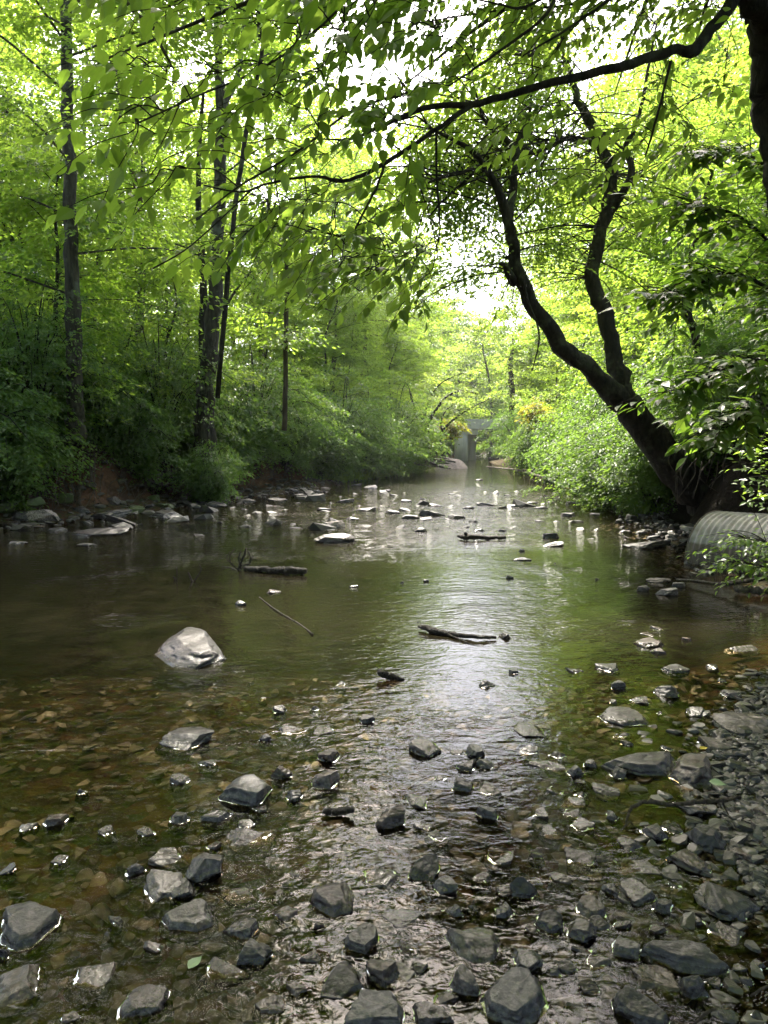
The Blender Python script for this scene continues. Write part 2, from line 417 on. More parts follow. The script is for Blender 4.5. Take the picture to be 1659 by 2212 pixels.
for px_, py_, r_ in ((-.05, -.1, .78), (1.35, 2.6, .62)):
    g = Geo(); tube(g, [(px_, py_, -.5), (px_, py_, 2), (px_, py_, 2.91)], r_, 20); obj('pier', g.mesh('pier'), M_CONC, br)
g = Geo(); box(g, (18.5, 1.5, 1.6), (3, 5.4, 3.7), 0, .9); obj('abutment', g.mesh('abutment', False), M_CONC, br)
# pale gravel bar before the bridge
g = Geo(); u = np.linspace(-1, 1, 34); U, V = np.meshgrid(u, u)
c = P(985, 990, 52.0)
zz = .95 * np.clip(1 - U**2 - V**2, 0, 1)**.8 * (1 + .25 * fbm(U * 3, V * 3, 1, 5)) - .15
g.add(np.stack([c[0] + U * 1.3 - .2, 54 + V * 4.0, zz * .8], -1).reshape(-1, 3), None, gridq(34, 34))
k = NM('pale_gravel'); n = k.noise(k.pos, 7, 5, .8)
k.put(k.b.inputs['Base Color'], k.mix(k.ramp(n, [(.35, 0), (.65, 1)]), (.07, .056, .053), (.17, .14, .135))); k.put(k.b.inputs['Normal'], k.bump(n, 1, .12)); k.b.inputs['Roughness'].default_value = .9
tag(obj('gravel_bar', g.mesh('gravel_bar'), k.m), kind='structure')
# ------------------------------------------------------------------ trees: generic kinds
def spray(g, C, D, rs, nl, L, rng, flat=.25, droop=.12, tilt=.45):
    """flat sprays of leaves round the points C, growing along D"""
    n = len(C); N = n * nl
    D = unit(D * [1, 1, .3]); Sd = unit(np.cross(D, [0, 0, 1.0]))
    Dr, Sr, Cr = np.repeat(D, nl, 0), np.repeat(Sd, nl, 0), np.repeat(C, nl, 0)
    rr = np.repeat(np.broadcast_to(rs, (n,)), nl)[:, None]
    u, v = rng.uniform(-1, 1, (N, 1)), rng.normal(0, .45, (N, 1))
    ti = np.repeat(rng.normal(0, .25, (n, 1)), nl, 0)
    pos = Cr + Dr * u * rr + Sr * v * rr * (1.05 - .35 * u) + np.array([0, 0, 1.0]) * (rr * (v * ti - droop * (u + 1)**2 * .5 - .15 * v * v) + rng.normal(0, flat, (N, 1)) * rr * .35)
    ax = Dr * (.6 + .5 * rng.random((N, 1))) + Sr * (np.sign(v) * (.5 + .6 * rng.random((N, 1)))) + np.array([0, 0, 1.0]) * rng.normal(-.35, .35, (N, 1))
    nm = np.array([0, 0, 1.0]) + rng.normal(0, tilt, (N, 3))
    Ls = L * rng.uniform(.6, 1.2, N)
    rnd = np.clip(np.repeat(rng.random(n), nl) * .6 + rng.random(N) * .4, 0, 1)
    leaves(g, pos, ax, nm, Ls, Ls * .58, rng, rnd=rnd)

def make_tree(seed, H, z0, z1, R, nlimb, nspr, nleaf, L, r0, up=.35, lean=.3, rs=.55, low=.5, sides=9, trunk_top=None):
    rng = np.random.default_rng(seed)
    T, C = Geo(), Geo()
    top = trunk_top or H
    tp = [(0, 0, -.4)] + [(rng.normal(0, lean) * z / H, rng.normal(0, lean) * z / H, z) for z in np.linspace(0.3, top, 6)]
    tp = spline(tp, 22); zt = tp[:, 2]
    rad = r0 * (1 - .82 * np.clip(zt / top, 0, 1)**.9) * (1 + .55 * np.exp(-np.maximum(zt, 0) / (r0 * 2.2)))
    tube(T, tp, rad, sides, rng, .03)
    cs, ds, rr = [], [], []
    for i in range(nlimb):
        t = (i + rng.random() * .8) / nlimb
        z = z0 + (z1 - z0) * t
        base = np.array([np.interp(z, zt, tp[:, 0]), np.interp(z, zt, tp[:, 1]), z])
        az = i * 2.399 + rng.normal(0, .3)
        ln = R * (low + (1 - low) * math.sin(math.pi * min(1, .18 + .82 * t))) * rng.uniform(.7, 1.1) if t < .8 else R * rng.uniform(.35, .65)
        el = up * (0.3 + 1.5 * t) + rng.normal(0, .12)
        d = np.array([math.cos(az) * math.cos(el), math.sin(az) * math.cos(el), math.sin(el)])
        sd = unit(np.cross(d, [0, 0, 1])) * rng.normal(0, .18)
        pts = [base, base + (d + sd) * ln * .35 + [0, 0, .02 * ln], base + d * ln * .7 + [0, 0, -.02 * ln], base + (d - sd * .6) * ln + [0, 0, -.14 * ln]]
        pp = spline(pts, 9); rb = float(np.interp(z, zt, rad)) * rng.uniform(.25, .42)
        tube(T, pp, np.linspace(max(rb, .012), .006, 9), 5, cap=False)
        for s in range(nspr):
            q = rng.uniform(.3, 1.02); m = pp[min(8, int(q * 8))] * 1.0
            off = rng.uniform(-.42, .42) * ln * (1.1 - .5 * q)
            sv2 = unit(np.cross(d, [0, 0, 1.0]))
            c = m + sv2 * off + [0, 0, rng.normal(0, .09 * ln) - .12 * abs(off)]
            cs.append(c); ds.append(unit(d * .8 + sv2 * off / max(ln, .1) * 2)); rr.append(rs * rng.uniform(.6, 1.25))
            if rng.random() < .5:
                tube(T, [m, (m + c) / 2 + [0, 0, .03], c], [.009, .006, .003], 3, cap=False)
    spray(C, np.array(cs), np.array(ds), np.array(rr), nleaf, L, rng)
    return T.mesh('trunk'), C.mesh('crown', False)
def tree_kind(name, label, cat, tm, cm, bark, leaf, group):
    r = thing(name, label, cat, (0, 0, 0), group)
    obj('trunk', tm, bark, r); obj('crown', cm, leaf, r)
    return r
def make_shrub(seed, H, R, nst, nspr, nleaf, L, rs=.28, sp=1.0):
    rng = np.random.default_rng(seed); T, C = Geo(), Geo(); cs, ds, rr = [], [], []
    for i in range(nst):
        az = i * 2.399 + rng.normal(0, .3); ln = R * rng.uniform(.35, 1.1); h = H * rng.uniform(.55, 1.05) * (1.05 - .35 * (ln / R)**2)
        d = np.array([math.cos(az), math.sin(az), 0])
        pts = [d * .1 * rng.random() + [0, 0, -.2], d * ln * .22 + [0, 0, h * .6], d * ln * .62 + [0, 0, h * .98], d * ln * 1.05 + [0, 0, h * rng.uniform(.55, .85)]]
        pp = spline(pts, 10); tube(T, pp, np.linspace(.02, .004, 10) * rng.uniform(.6, 1.2), 4, cap=False)
        for s in range(nspr):
            q = rng.uniform(.22, 1.0); m = pp[int(q * 9)]
            sv2 = np.array([-d[1], d[0], 0]); off = rng.uniform(-.5, .5) * R * .8
            c = m + sv2 * off + d * rng.normal(0, .15) * R + [0, 0, rng.normal(-.05, .12) * H]
            c[2] = max(c[2], .08)
            cs.append(c); ds.append(unit(d + sv2 * off / R)); rr.append(rs * rng.uniform(.6, 1.3))
    spray(C, np.array(cs), np.array(ds), np.array(rr), nleaf, L, rng, .3, .35)
    return T.mesh('stems'), C.mesh('foliage', False)

rng = np.random.default_rng(77)
W_LEFT = 'young trees of the wood behind the left bank'
maples = []
for i, (H_, z0_, R_) in enumerate(((8.5, 1.0, 3.1), (7.0, .7, 2.8), (10.5, 1.8, 3.5))):
    tm, cm = make_tree(100 + i, H_, z0_, H_ - .4, R_, 26, 13, 46, .135, .07 + .012 * i, .25, .35)
    maples.append((tm, cm))
talls = []
for i, (H_, z0_, R_) in enumerate(((20, 7.5, 4.6), (17, 5.5, 4.2))):
    tm, cm = make_tree(120 + i, H_, z0_, H_ - .6, R_, 30, 14, 46, .19, .19, .45, .5, .8)
    talls.append((tm, cm))
fars = []
for i, (H_, z0_, R_) in enumerate(((14, .8, 5.0), (11, .5, 4.2))):
    tm, cm = make_tree(140 + i, H_, z0_, H_ - .5, R_, 30, 13, 40, .27, .2, .35, .4, 1.0, .75)
    fars.append((tm, cm))
shrubs = []
for i, (H_, R_) in enumerate(((2.3, 1.7), (1.7, 1.5), (2.9, 1.9))):
    shrubs.append(make_shrub(160 + i, H_, R_, 30, 13, 38, .085, .30))

def lx(y, line): return float(np.interp(y, [q[1] for q in line], [q[0] for q in line]))
LEFTI = [q for q in LEFT if q[1] >= 8]; RIGHTI = [q for q in RIGHT if q[1] >= 10 or q[1] < 0]
protos = {}
def plant(key, name, label, cat, meshes, bark, leaf, group, x, y, rz, sc, scz=None, z=None):
    kk = (key, label)
    if kk not in protos:
        r = protos[kk] = tree_kind(name, label, cat, meshes[0], meshes[1], bark, leaf, group) if key not in protos else dup(protos[key], (0, 0, 0))
        protos.setdefault(key, r); tag(r, label, cat, group)
    else: r = dup(protos[kk], (0, 0, 0), 0, 1, label, group)
    r.location = (x, y, zg(x, y) - .03 if z is None else z); r.rotation_euler = (0, 0, rz); r.scale = (sc, sc, scz or sc)
    return r

# the left wood, in rows going back
lab = {0: 'young maple with tiered bright leaves in the front rows of the wood', 1: 'young maple among many deep inside the sunlit wood'}
for row, yy in enumerate((19.5, 23.5, 28.5, 34, 41, 49, 58)):
    x1 = lx(yy, LEFTI) - 2.6
    x = -0.60 * yy - 2
    while x < x1:
        xx, y2 = x + rng.uniform(-1.2, 1.2), yy + rng.uniform(-1.5, 1.5)
        x += rng.uniform(3.4, 4.8) * (1 + .012 * yy)
        if xx > lx(y2, LEFTI) - 2.2: continue
        i = int(rng.integers(0, 3))
        plant('maple%d' % i, 'young_maple', lab[0 if row < 2 else 1], 'tree', maples[i], M_BARK_DARK, M_LEAF_MAPLE, W_LEFT, xx, y2, rng.uniform(0, 6.28), rng.uniform(.85, 1.15))
labt = 'tall straight tree standing back in the left wood, crown above the maples'
for yy in (33, 45, 60, 76):
    x = -0.62 * yy - 3
    while x < lx(yy, LEFTI) - 5.5:
        xx, y2 = x + rng.uniform(-1.5, 1.5), yy + rng.uniform(-2, 2)
        x += rng.uniform(6.5, 9.5)
        if xx > lx(y2, LEFTI) - 5: continue
        i = int(rng.integers(0, 2))
        plant('tall%d' % i, 'tall_tree', labt, 'tree', talls[i], M_BARK_BROWN, M_LEAF_TALL, 'tall trees of the left wood', xx, y2, rng.uniform(0, 6.28), rng.uniform(.85, 1.15))
# the right bank's wood
lr = 'leafy young tree filling the shaded wood above the right bank'
for row, yy in enumerate((15.5, 20, 25, 31, 38, 46, 56)):
    x = lx(yy, RIGHTI) + 3.0
    while x < 0.60 * yy + 4:
        xx, y2 = x + rng.uniform(-.8, .8), yy + rng.uniform(-1.2, 1.2)
        x += rng.uniform(3.0, 4.3) * (1 + .012 * yy)
        i = int(rng.integers(0, 3))
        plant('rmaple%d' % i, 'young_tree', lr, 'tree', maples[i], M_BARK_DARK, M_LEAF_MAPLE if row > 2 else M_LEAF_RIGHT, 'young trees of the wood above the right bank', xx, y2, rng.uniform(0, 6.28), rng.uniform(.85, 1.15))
lrt = 'tall tree rising behind the young trees above the right bank'
for yy in (26, 36, 47, 60):
    x = lx(yy, RIGHTI) + 6
    while x < 0.62 * yy + 4:
        i = int(rng.integers(0, 2))
        plant('rtall%d' % i, 'tall_tree', lrt, 'tree', talls[i], M_BARK_BROWN, M_LEAF_TALL, 'tall trees above the right bank', x + rng.uniform(-1, 1), yy + rng.uniform(-2, 2), rng.uniform(0, 6.28), rng.uniform(.85, 1.1))
        x += rng.uniform(5.0, 7.5)
for n_, (x, y, s) in enumerate(((12.8, 37, .95), (13.2, 45, 1.0), (14, 54, 1.05), (-2.8, 40, .95), (-1.6, 48, 1.0), (-.8, 57, 1.0), (1.0, 63, 1.1), (2.6, 72, 1.2), (-2.4, 53, 1.1), (12.8, 61, 1.1), (-5.5, 33, .95), (11.6, 29, .85), (-8.5, 25, .9), (-14, 24, 1.0), (-18, 31, 1.1), (-12, 35, 1.1), (-20, 40, 1.1), (-9, 44, 1.05))):
    plant('rtall%d' % (n_ % 2), 'tall_tree', 'tall tree close to the left bank, its crown reaching over the stream' if x < 5 else 'tall tree close to the right bank, upstream of the leaning tree', 'tree', talls[n_ % 2], M_BARK_BROWN, M_LEAF_TALL, 'tall trees near the left bank' if x < 5 else 'tall trees near the right bank', x, y, n_ * 1.7, s)
# far trees round and behind the bridge
lf = 'hazy pale green tree far upstream around the bridge'
for (x, y, s) in ((1, 66, .95), (2.6, 74, .85), (-3, 70, 1.1), (-7, 76, 1.2), (15.2, 66, 1.15), (14.6, 57, .8), (15.5, 48, .9), (12.8, 42, .75), (17, 70, .9), (21, 76, 1.0), (13.2, 88, 1.25), (8, 106, 1.5), (6.0, 112, 1.6), (11, 108, 1.55), (3, 98, 1.25), (16.5, 92, 1.15), (5.0, 92, 1.15),
                  (20, 96, .9), (25, 92, 1.1), (-2, 92, 1.1), (14, 112, 1.5), (19, 120, 1.5), (5, 116, 1.6), (10, 124, 1.7), (0, 118, 1.1), (26, 115, 1.2), (33, 110, 1.2), (10, 134, 1.8), (13, 126, 1.7), (17, 140, 1.1), (24, 138, 1.2), (3, 140, 1.2), (-6, 112, 1.2), (-12, 95, 1.2), (31, 90, 1.2)):
    i = int(rng.integers(0, 2))
    plant('far%d' % i, 'far_tree', lf, 'tree', fars[i], M_BARK_BROWN, M_LEAF_FAR, 'far trees round the bridge', x, y, rng.uniform(0, 6.28), s * rng.uniform(.9, 1.1))

# shrubs along the left bank
# (picture column, metres inland, size, label)
SH = [(-75, 2.5, 1.0, 'dark shrub at the picture edge on the left bank, before the tall grey tree'), (15, 2.5, 1.0, 'dark shrub whose lowest leaves hang over the red clay, just before the tall grey tree'),
      (80, 2.9, .9, 'low dark shrub close against the near side of the tall grey trunk'), (215, 2.7, .75, 'small shrub just past the foot of the tall grey tree'), (285, 2.5, .95, 'broad dark shrub above the root tangle, between the two tall trees'),
      (350, 2.6, 1.05, 'tall dark shrub halfway between the grey trunk and the forked tree'), (420, 2.5, 1.0, 'dark shrub hiding the foot of the forked tree'), (495, 2.4, 1.1, 'dark shrub just beyond the forked tree, above the root tangle'),
      (555, 2.3, 1.15, 'shrub between the forked tree and the thin grey sapling'), (620, 2.2, 1.2, 'shrub wrapped round the foot of the thin grey sapling'), (685, 1.9, 1.3, 'arching green shrub just past the thin grey sapling, its stems over the clay'),
      (735, 1.6, 1.3, 'arching shrub reaching down to the far waterline past the sapling'), (780, 1.4, 1.4, 'bright shrub hanging to the water halfway to the bent trees'), (820, 1.2, 1.4, 'bright yellow-green shrub nearing the driftwood heap'),
      (848, 1.2, 1.5, 'bright bank shrub two before the driftwood heap'), (868, 1.2, 1.5, 'bright bank shrub next before the driftwood heap'), (878, 1.3, 1.5, 'bright shrub touching the bent trees at the driftwood heap')]
for n_, (px, d_, s, lab_) in enumerate(SH):
    q = at_bank(px, d_ - (.8 if n_ < 10 else .9)); i = n_ % 3; tall_ = 1.35 if n_ < 10 else 1.15
    plant('shrub%d' % i + ('b' if n_ > 9 else ''), 'bank_shrub', lab_, 'shrub', shrubs[i], M_TWIG, M_LEAF_SHRUB if n_ < 10 else M_LEAF_MAPLE, 'shrubs along the left bank', float(q[0]), float(q[1]), rng.uniform(0, 6.28), s * 1.1, s * tall_ * rng.uniform(.9, 1.1))
for n_, (px, d_, s, lab_) in enumerate(((575, 3.2, .8, 'bright low-branched maple behind the thin grey sapling'), (650, 3.0, .85, 'bright maple at the bank edge just past the thin grey sapling'), (700, 2.8, .9, 'bright maple leaning from the bank, second past the thin grey sapling'), (750, 2.6, .9, 'bright maple over the arching shrubs midway to the bent trees'), (800, 2.5, .95, 'sunny yellow-green maple over the far shrubs, third before the bent trees'), (840, 2.5, 1.0, 'sunny yellow-green maple, second before the bent trees'), (866, 2.5, 1.05, 'sunny yellow-green maple right before the bent trees'))):
    q = at_bank(px, d_); plant('maple%d' % (n_ % 3), 'young_maple', lab_, 'tree', maples[n_ % 3], M_BARK_DARK, M_LEAF_MAPLE, 'bright maples along the left bank edge', float(q[0]), float(q[1]), n_ * 1.9, s)
qq = P(452, 950, 19.5); plant('shrub1', 'bank_shrub', 'low dark shrub standing right before the foot of the forked tree', 'shrub', shrubs[1], M_TWIG, M_LEAF_SHRUB, 'shrubs along the left bank', float(qq[0]), 19.5, 1.1, .75, .95)
qq = P(1592, 1000, 11.3); plant('rshrub2', 'bank_shrub', 'low shrub on the shaded soil right behind the culvert pipe', 'shrub', shrubs[2], M_TWIG, M_LEAF_SHRUB, 'shrubs along the right bank', float(qq[0]), 11.3, .4, .5) if 'rshrub2' in protos else None
for n_ in range(26):   # second and third line of shrubs, inside the wood
    y = rng.uniform(17.5, 34); x = rng.uniform(-.58 * y, lx(y, LEFTI) - 3.4)
    i = int(rng.integers(0, 3))
    plant('ushrub%d' % i, 'understorey_shrub', 'leafy shrub of the understorey behind the bank shrubs', 'shrub', shrubs[i], M_TWIG, M_LEAF_SHRUB, 'understorey shrubs of the left wood', float(x), float(y), rng.uniform(0, 6.28), rng.uniform(.9, 1.4))
# shrubs along the right bank
RS = [(1205, 26, 1.15, 1, 'biggest sunlit bright green shrub leaning over the right waterline'), (1165, 31, 1.1, 1, 'sunlit shrub just upstream of the biggest one at the right waterline'), (1255, 22, 1.1, 1, 'bright green shrub between the biggest sunlit one and the leaning tree'),
      (1300, 19.5, 1.0, 0, 'darker shrub hanging to the water upstream of the leaning trunk'), (1120, 40, 1.3, 1, 'pale sunlit shrub over the brush pile at the far right waterline'), (1345, 17.5, 1.05, 0, 'dark shrub right behind the base of the leaning tree'),
      (1410, 15.5, .9, 0, 'shaded shrub crossing in front of the leaning trunk'), (1470, 14.6, .9, 0, 'shaded shrub on the bank edge above the dark hollow'), (1540, 13.6, .95, 0, 'shaded shrub on the bank straight above the culvert'), (1620, 12.8, 1.0, 0, 'shaded shrub above the culvert, next to the broad-leaved sapling'),
      (1700, 11.5, 1.0, 0, 'shaded shrub at the picture edge above the culvert'), (1095, 50, 1.3, 1, 'pale sunlit shrub nearest the bridge on the right waterline'), (1420, 17.5, 1.1, 0, 'shrub in the second row behind the leaning tree'), (1530, 16.0, 1.2, 0, 'shrub in the second row above the dark hollow'),
      (1640, 15.0, 1.2, 0, 'shrub in the second row above the culvert'), (1500, 14.6, .7, 0, 'small shrub drooping into the dark hollow behind the culvert'), (1570, 12.8, .75, 0, 'small shrub hanging over the far end of the culvert'), (1650, 12.0, .75, 0, 'small shrub hanging over the middle of the culvert'), (1720, 10.8, .8, 0, 'small shrub over the buried end of the culvert'), (1625, 10.9, .6, 0, 'low shrub behind the sunlit sprig at the culvert')]
for n_, (px, y, s, br, lab_) in enumerate(RS):
    q = P(px, 950, y); i = n_ % 3; q[0] += .9 if br else 0
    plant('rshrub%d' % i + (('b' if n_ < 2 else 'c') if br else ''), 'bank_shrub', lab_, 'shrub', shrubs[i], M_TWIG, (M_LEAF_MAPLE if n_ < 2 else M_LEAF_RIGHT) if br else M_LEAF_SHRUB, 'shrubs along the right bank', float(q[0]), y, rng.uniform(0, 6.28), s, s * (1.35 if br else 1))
# the wood goes on beside and behind the place where one stands
for n_, (x, y, s) in enumerate(((-11.5, 9.5, 1.0), (-13, 5, 1.1), (-12, 0, 1.1), (-12.5, -6, 1.1), (-9.5, -11, 1.1), (-4, -14, 1.1), (1.5, -13, 1.1), (5.5, -9, 1.1), (6.0, -4, 1.0), (6.4, .5, 1.0), (7.6, 4.5, 1.0), (8.5, 8.5, 1.0))):
    plant('maple%d' % (n_ % 3), 'young_maple', 'young maple on the bank beside or behind the viewpoint', 'tree', maples[n_ % 3], M_BARK_DARK, M_LEAF_MAPLE, 'trees beside and behind the viewpoint', x, y, n_ * 1.3, s)
for n_, (x, y, s) in enumerate(((-11.5, 4.5, 1.3), (-11.5, -3, 1.3), (-10, -10, 1.3), (4.2, -6, 1.3), (5.6, 1.2, 1.25), (7.5, 7.2, 1.2), (-3, -15, 1.3))):
    plant('tall%d' % (n_ % 2), 'tall_tree', 'tall tree on the bank beside or behind the viewpoint', 'tree', talls[n_ % 2], M_BARK_BROWN, M_LEAF_TALL, 'trees beside and behind the viewpoint', x, y, n_ * 1.3, s)
# ------------------------------------------------------------------ the trees one knows by their trunks
def px_path(pts):
    """rows (px, py, Y, width in px) -> 3-D points and radii"""
    c = np.array([P(a, b, y) for a, b, y, w_ in pts]); r = np.array([w_ * y / FPX / 2 for a, b, y, w_ in pts]); return c, r
def px_tube(g, pts, n=24, sides=9, rng=None, rough=.04):
    c, r = px_path(pts); q = spline(np.column_stack([c, r]), n)
    if rng is not None and n > 10: q[1:-1, :3] += rng.normal(0, .16, (n - 2, 3)) * q[1:-1, 3:4]
    tube(g, q[:, :3], np.maximum(q[:, 3], .003), sides, rng, rough); return q[:, :3]
def limbs_with_sprays(T, rng, roots, ln, nspr, cs, ds, rr, rs, up=(-.1, .5), r0=.03):
    for m, d0 in roots:
        el = rng.uniform(*up); az = math.atan2(d0[1], d0[0]) + rng.normal(0, .5)
        d = np.array([math.cos(az) * math.cos(el), math.sin(az) * math.cos(el), math.sin(el)]); L_ = ln * rng.uniform(.6, 1.2)
        pp = spline([m, m + d * L_ * .4 + [0, 0, .05 * L_], m + d * L_ * .75, m + d * L_ + [0, 0, -.12 * L_]], 9)
        tube(T, pp, np.linspace(r0, .005, 9), 5, cap=False)
        s2 = unit(np.cross(d, [0, 0, 1.0]))
        for s in range(nspr):
            q = rng.uniform(.2, 1.05); c = pp[min(8, int(q * 8))] + s2 * rng.uniform(-.4, .4) * L_ * (1.1 - .5 * q) + [0, 0, rng.normal(0, .09) * L_]
            cs.append(c); ds.append(d); rr.append(rs * rng.uniform(.6, 1.25))
rng = np.random.default_rng(9)
def hero(name, label, cat, base, trunk_geo, bark, crown_geo=None, leaf=None, group=None, extra=()):
    r = thing(name, label, cat, tuple(float(v) for v in base), group)
    obj('trunk', trunk_geo.mesh('trunk', True, base), bark, r)
    for nm_, g_ in extra: obj(nm_, g_.mesh(nm_, True, base), bark, r)
    if crown_geo is not None and crown_geo.n: obj('crown', crown_geo.mesh('crown', False, base), leaf, r)
    return r
# tall straight grey trunk on the left bank
T, C = Geo(), Geo()
q = px_tube(T, [(163, 955, 16.4, 47.0), (164, 915, 16.4, 37.8), (163, 870, 16.4, 33.6), (160, 700, 16.4, 31.9), (157, 600, 16.4, 29.4), (152, 450, 16.4, 26.0), (149, 300, 16.4, 24.4), (145, 150, 16.4, 22.7), (142, 0, 16.4, 21.0), (140, -300, 16.6, 16.8), (146, -540, 17, 5.9)], 40, 12, rng, .035)
cs, ds, rr = [], [], []
roots = [(q[i], np.array([math.cos(a), math.sin(a), 0])) for i, a in ((14, 3.3), (17, .2), (19, 2.6), (22, 5.5), (24, 1.2), (26, 3.6), (28, .3), (29, 4.4), (30, 2.1), (31, 5.9), (32, 3.4), (33, .9), (34, 4.7), (35, 2.5), (36, 5.4), (37, 1.5), (38, 3.5), (39, .2), (31, 4.9), (33, 4.0), (35, 5.2), (37, 4.3), (38, 5.8), (36, .6))]
limbs_with_sprays(T, rng, roots, 4.2, 22, cs, ds, rr, .6)
spray(C, np.array(cs), np.array(ds), np.array(rr), 40, .15, rng)
hero('tall_tree', 'tall straight tree with pale grey bark, alone at the brink of the left bank', 'tree', q[0], T, M_BARK_GREY, C, M_LEAF_TALL)
# second tall trunk, forked high up, with a dark stem leaning behind it
T, C = Geo(), Geo()
q = px_tube(T, [(438, 985, 20.3, 52.1), (444, 880, 20.3, 40.0), (449, 800, 20.3, 36.2), (456, 730, 20.3, 32.5), (463, 620, 20.3, 31.5), (468, 520, 20.3, 26.9), (474, 400, 20.3, 25.1), (478, 300, 20.3, 25.1), (480, 222, 20.3, 25.1), (472, 150, 20.3, 16.7), (470, 60, 20.3, 14.9), (474, -60, 20.3, 13.0), (470, -420, 20.3, 4.6)], 40, 12, rng, .05)
q2 = px_tube(T, [(481, 228, 20.3, 16.7), (500, 196, 20.5, 13.9), (516, 150, 20.7, 11.1), (524, 90, 20.8, 9.3), (540, -60, 20.9, 5.6)], 14, 7, rng)
px_tube(T, [(478, 605, 20.3, 10.3), (492, 560, 19.9, 11.1), (515, 553, 19.7, 8.3), (545, 540, 19.5, 6.5), (590, 508, 19.3, 3.7)], 14, 7, rng)
px_tube(T, [(478, 700, 20.3, 6.5), (495, 650, 20.1, 5.6), (530, 600, 19.9, 4.6), (575, 555, 19.6, 2.8)], 12, 5, rng)
cs, ds, rr = [], [], []
roots = [(q[i], np.array([math.cos(a), math.sin(a), 0])) for i, a in ((15, 3.3), (20, .2), (23, 2.6), (25, 5.5), (27, 1.2), (29, 3.6), (31, .3), (33, 4.4), (34, 2.1), (35, 5.9), (36, 3.4), (37, .9), (38, 4.7), (39, 2.5), (30, 4.9), (32, 4.2), (34, 5.2), (36, 4.6), (37, 5.6), (38, 3.9), (39, 4.8), (35, 1.2), (37, 2.6))] + [(q2[i], np.array([math.cos(a), math.sin(a), 0])) for i, a in ((7, .3), (9, 5.5), (11, 1.4), (13, 3.))]
limbs_with_sprays(T, rng, roots, 4.4, 22, cs, ds, rr, .6)
cs, ds, rr = np.array(cs), np.array(ds), np.array(rr); keep = cs[:, 0] < -2.7 + .5 * rng.random(len(cs))
spray(C, cs[keep], ds[keep], rr[keep], 40, .16, rng)
hero('forked_tree', 'tall brown-grey tree forking high up, with one thin limb rising to the side', 'tree', q[0], T, M_BARK_GREY, C, M_LEAF_TALL)
def slim(name, label, pts, bark, group=None, cr=0, leaf=None, ln=1.5):
    T, C = Geo(), Geo(); q = px_tube(T, pts, 20, 7, rng, .05)
    if cr:
        cs, ds, rr = [], [], []
        limbs_with_sprays(T, rng, [(q[int(rng.integers(8, 20))], np.array([math.cos(a), math.sin(a), 0])) for a in rng.uniform(0, 6.28, cr)], ln, 9, cs, ds, rr, .5, r0=.018)
        spray(C, np.array(cs), np.array(ds), np.array(rr), 34, .13, rng)
    return hero(name, label, 'tree', q[0], T, bark, C, leaf or M_LEAF_MAPLE, group)
slim('slender_tree', 'dark slender stem leaning behind the forked tree', [(440, 850, 21.5, 20), (438, 700, 21.5, 18), (440, 620, 21.5, 16), (434, 520, 21.5, 13), (428, 390, 21.5, 11), (440, 200, 21.5, 7)], M_BARK_DARK, cr=6)
slim('slender_tree', 'thin dark sapling rising beside the forked trunk and bending streamward at the top', [(470, 860, 17.5, 11), (492, 600, 17.5, 11), (512, 420, 17.5, 10), (526, 330, 17.5, 10), (542, 230, 17.5, 9), (568, 100, 17.5, 8), (556, 20, 17.5, 6), (575, -120, 17.5, 3)], M_BARK_DARK, cr=8)
slim('slender_tree', 'straight thin grey sapling among the shrubs below the overhanging leaves', [(614, 930, 18.8, 12), (616, 860, 18.8, 11), (617, 740, 18.8, 10), (619, 620, 18.8, 9), (622, 480, 18.8, 5)], M_BARK_BROWN, cr=10)
WB = 'thin trunks standing inside the left wood'
for px, y0, y1, lean_, wd, yy, lab_ in ((75, 720, 380, 3, 7, 27, 'thin dark pole of a trunk next to the tall grey tree'), (106, 700, 470, 2, 14, 31, 'dead grey snag without leaves inside the left wood'),
        (132, 720, 540, -2, 15, 29, 'short dark trunk peeping out behind the tall grey tree'), (200, 690, 500, 18, 12, 33, 'slanting reddish trunk in the sunlit gap of the left wood'),
        (20, 760, 330, -6, 26, 26, 'broad dark trunk at the edge of the left wood'), (38, 720, 560, -34, 10, 24, 'short bare stem leaning hard over in the left wood'), (300, 740, 420, 6, 9, 30, 'thin brown trunk behind the front maples between the two tall trees')):
    slim('woodland_tree', lab_, [(px, y0 + 60, yy, wd * 1.2), (px, y0, yy, wd), (px + lean_ * .5, (y0 + y1) / 2, yy, wd * .85), (px + lean_, y1, yy, wd * .7), (px + lean_ * 1.6, y1 - 140, yy, wd * .4)], M_BARK_BROWN if lean_ > 10 else M_BARK_DARK, WB, 0 if 'snag' in lab_ or 'bare' in lab_ else 7)
slim('woodland_tree', 'pale brown trunk far back above the sunlit shrub of the right bank', [(1106, 930, 62, 13), (1106, 850, 62, 12), (1103, 800, 62, 11), (1106, 760, 62, 8), (1110, 720, 62, 4)], M_BARK_BROWN, None, 10)
slim('woodland_tree', 'crooked dark stem behind the leaves at the right edge', [(1512, 800, 13.5, 18), (1500, 720, 13.5, 17), (1485, 660, 13.5, 15), (1492, 560, 13.5, 12), (1510, 500, 13.5, 10), (1525, 420, 13.5, 8), (1560, 300, 13.5, 5)], M_BARK_DARK, None, 10, M_LEAF_RIGHT)

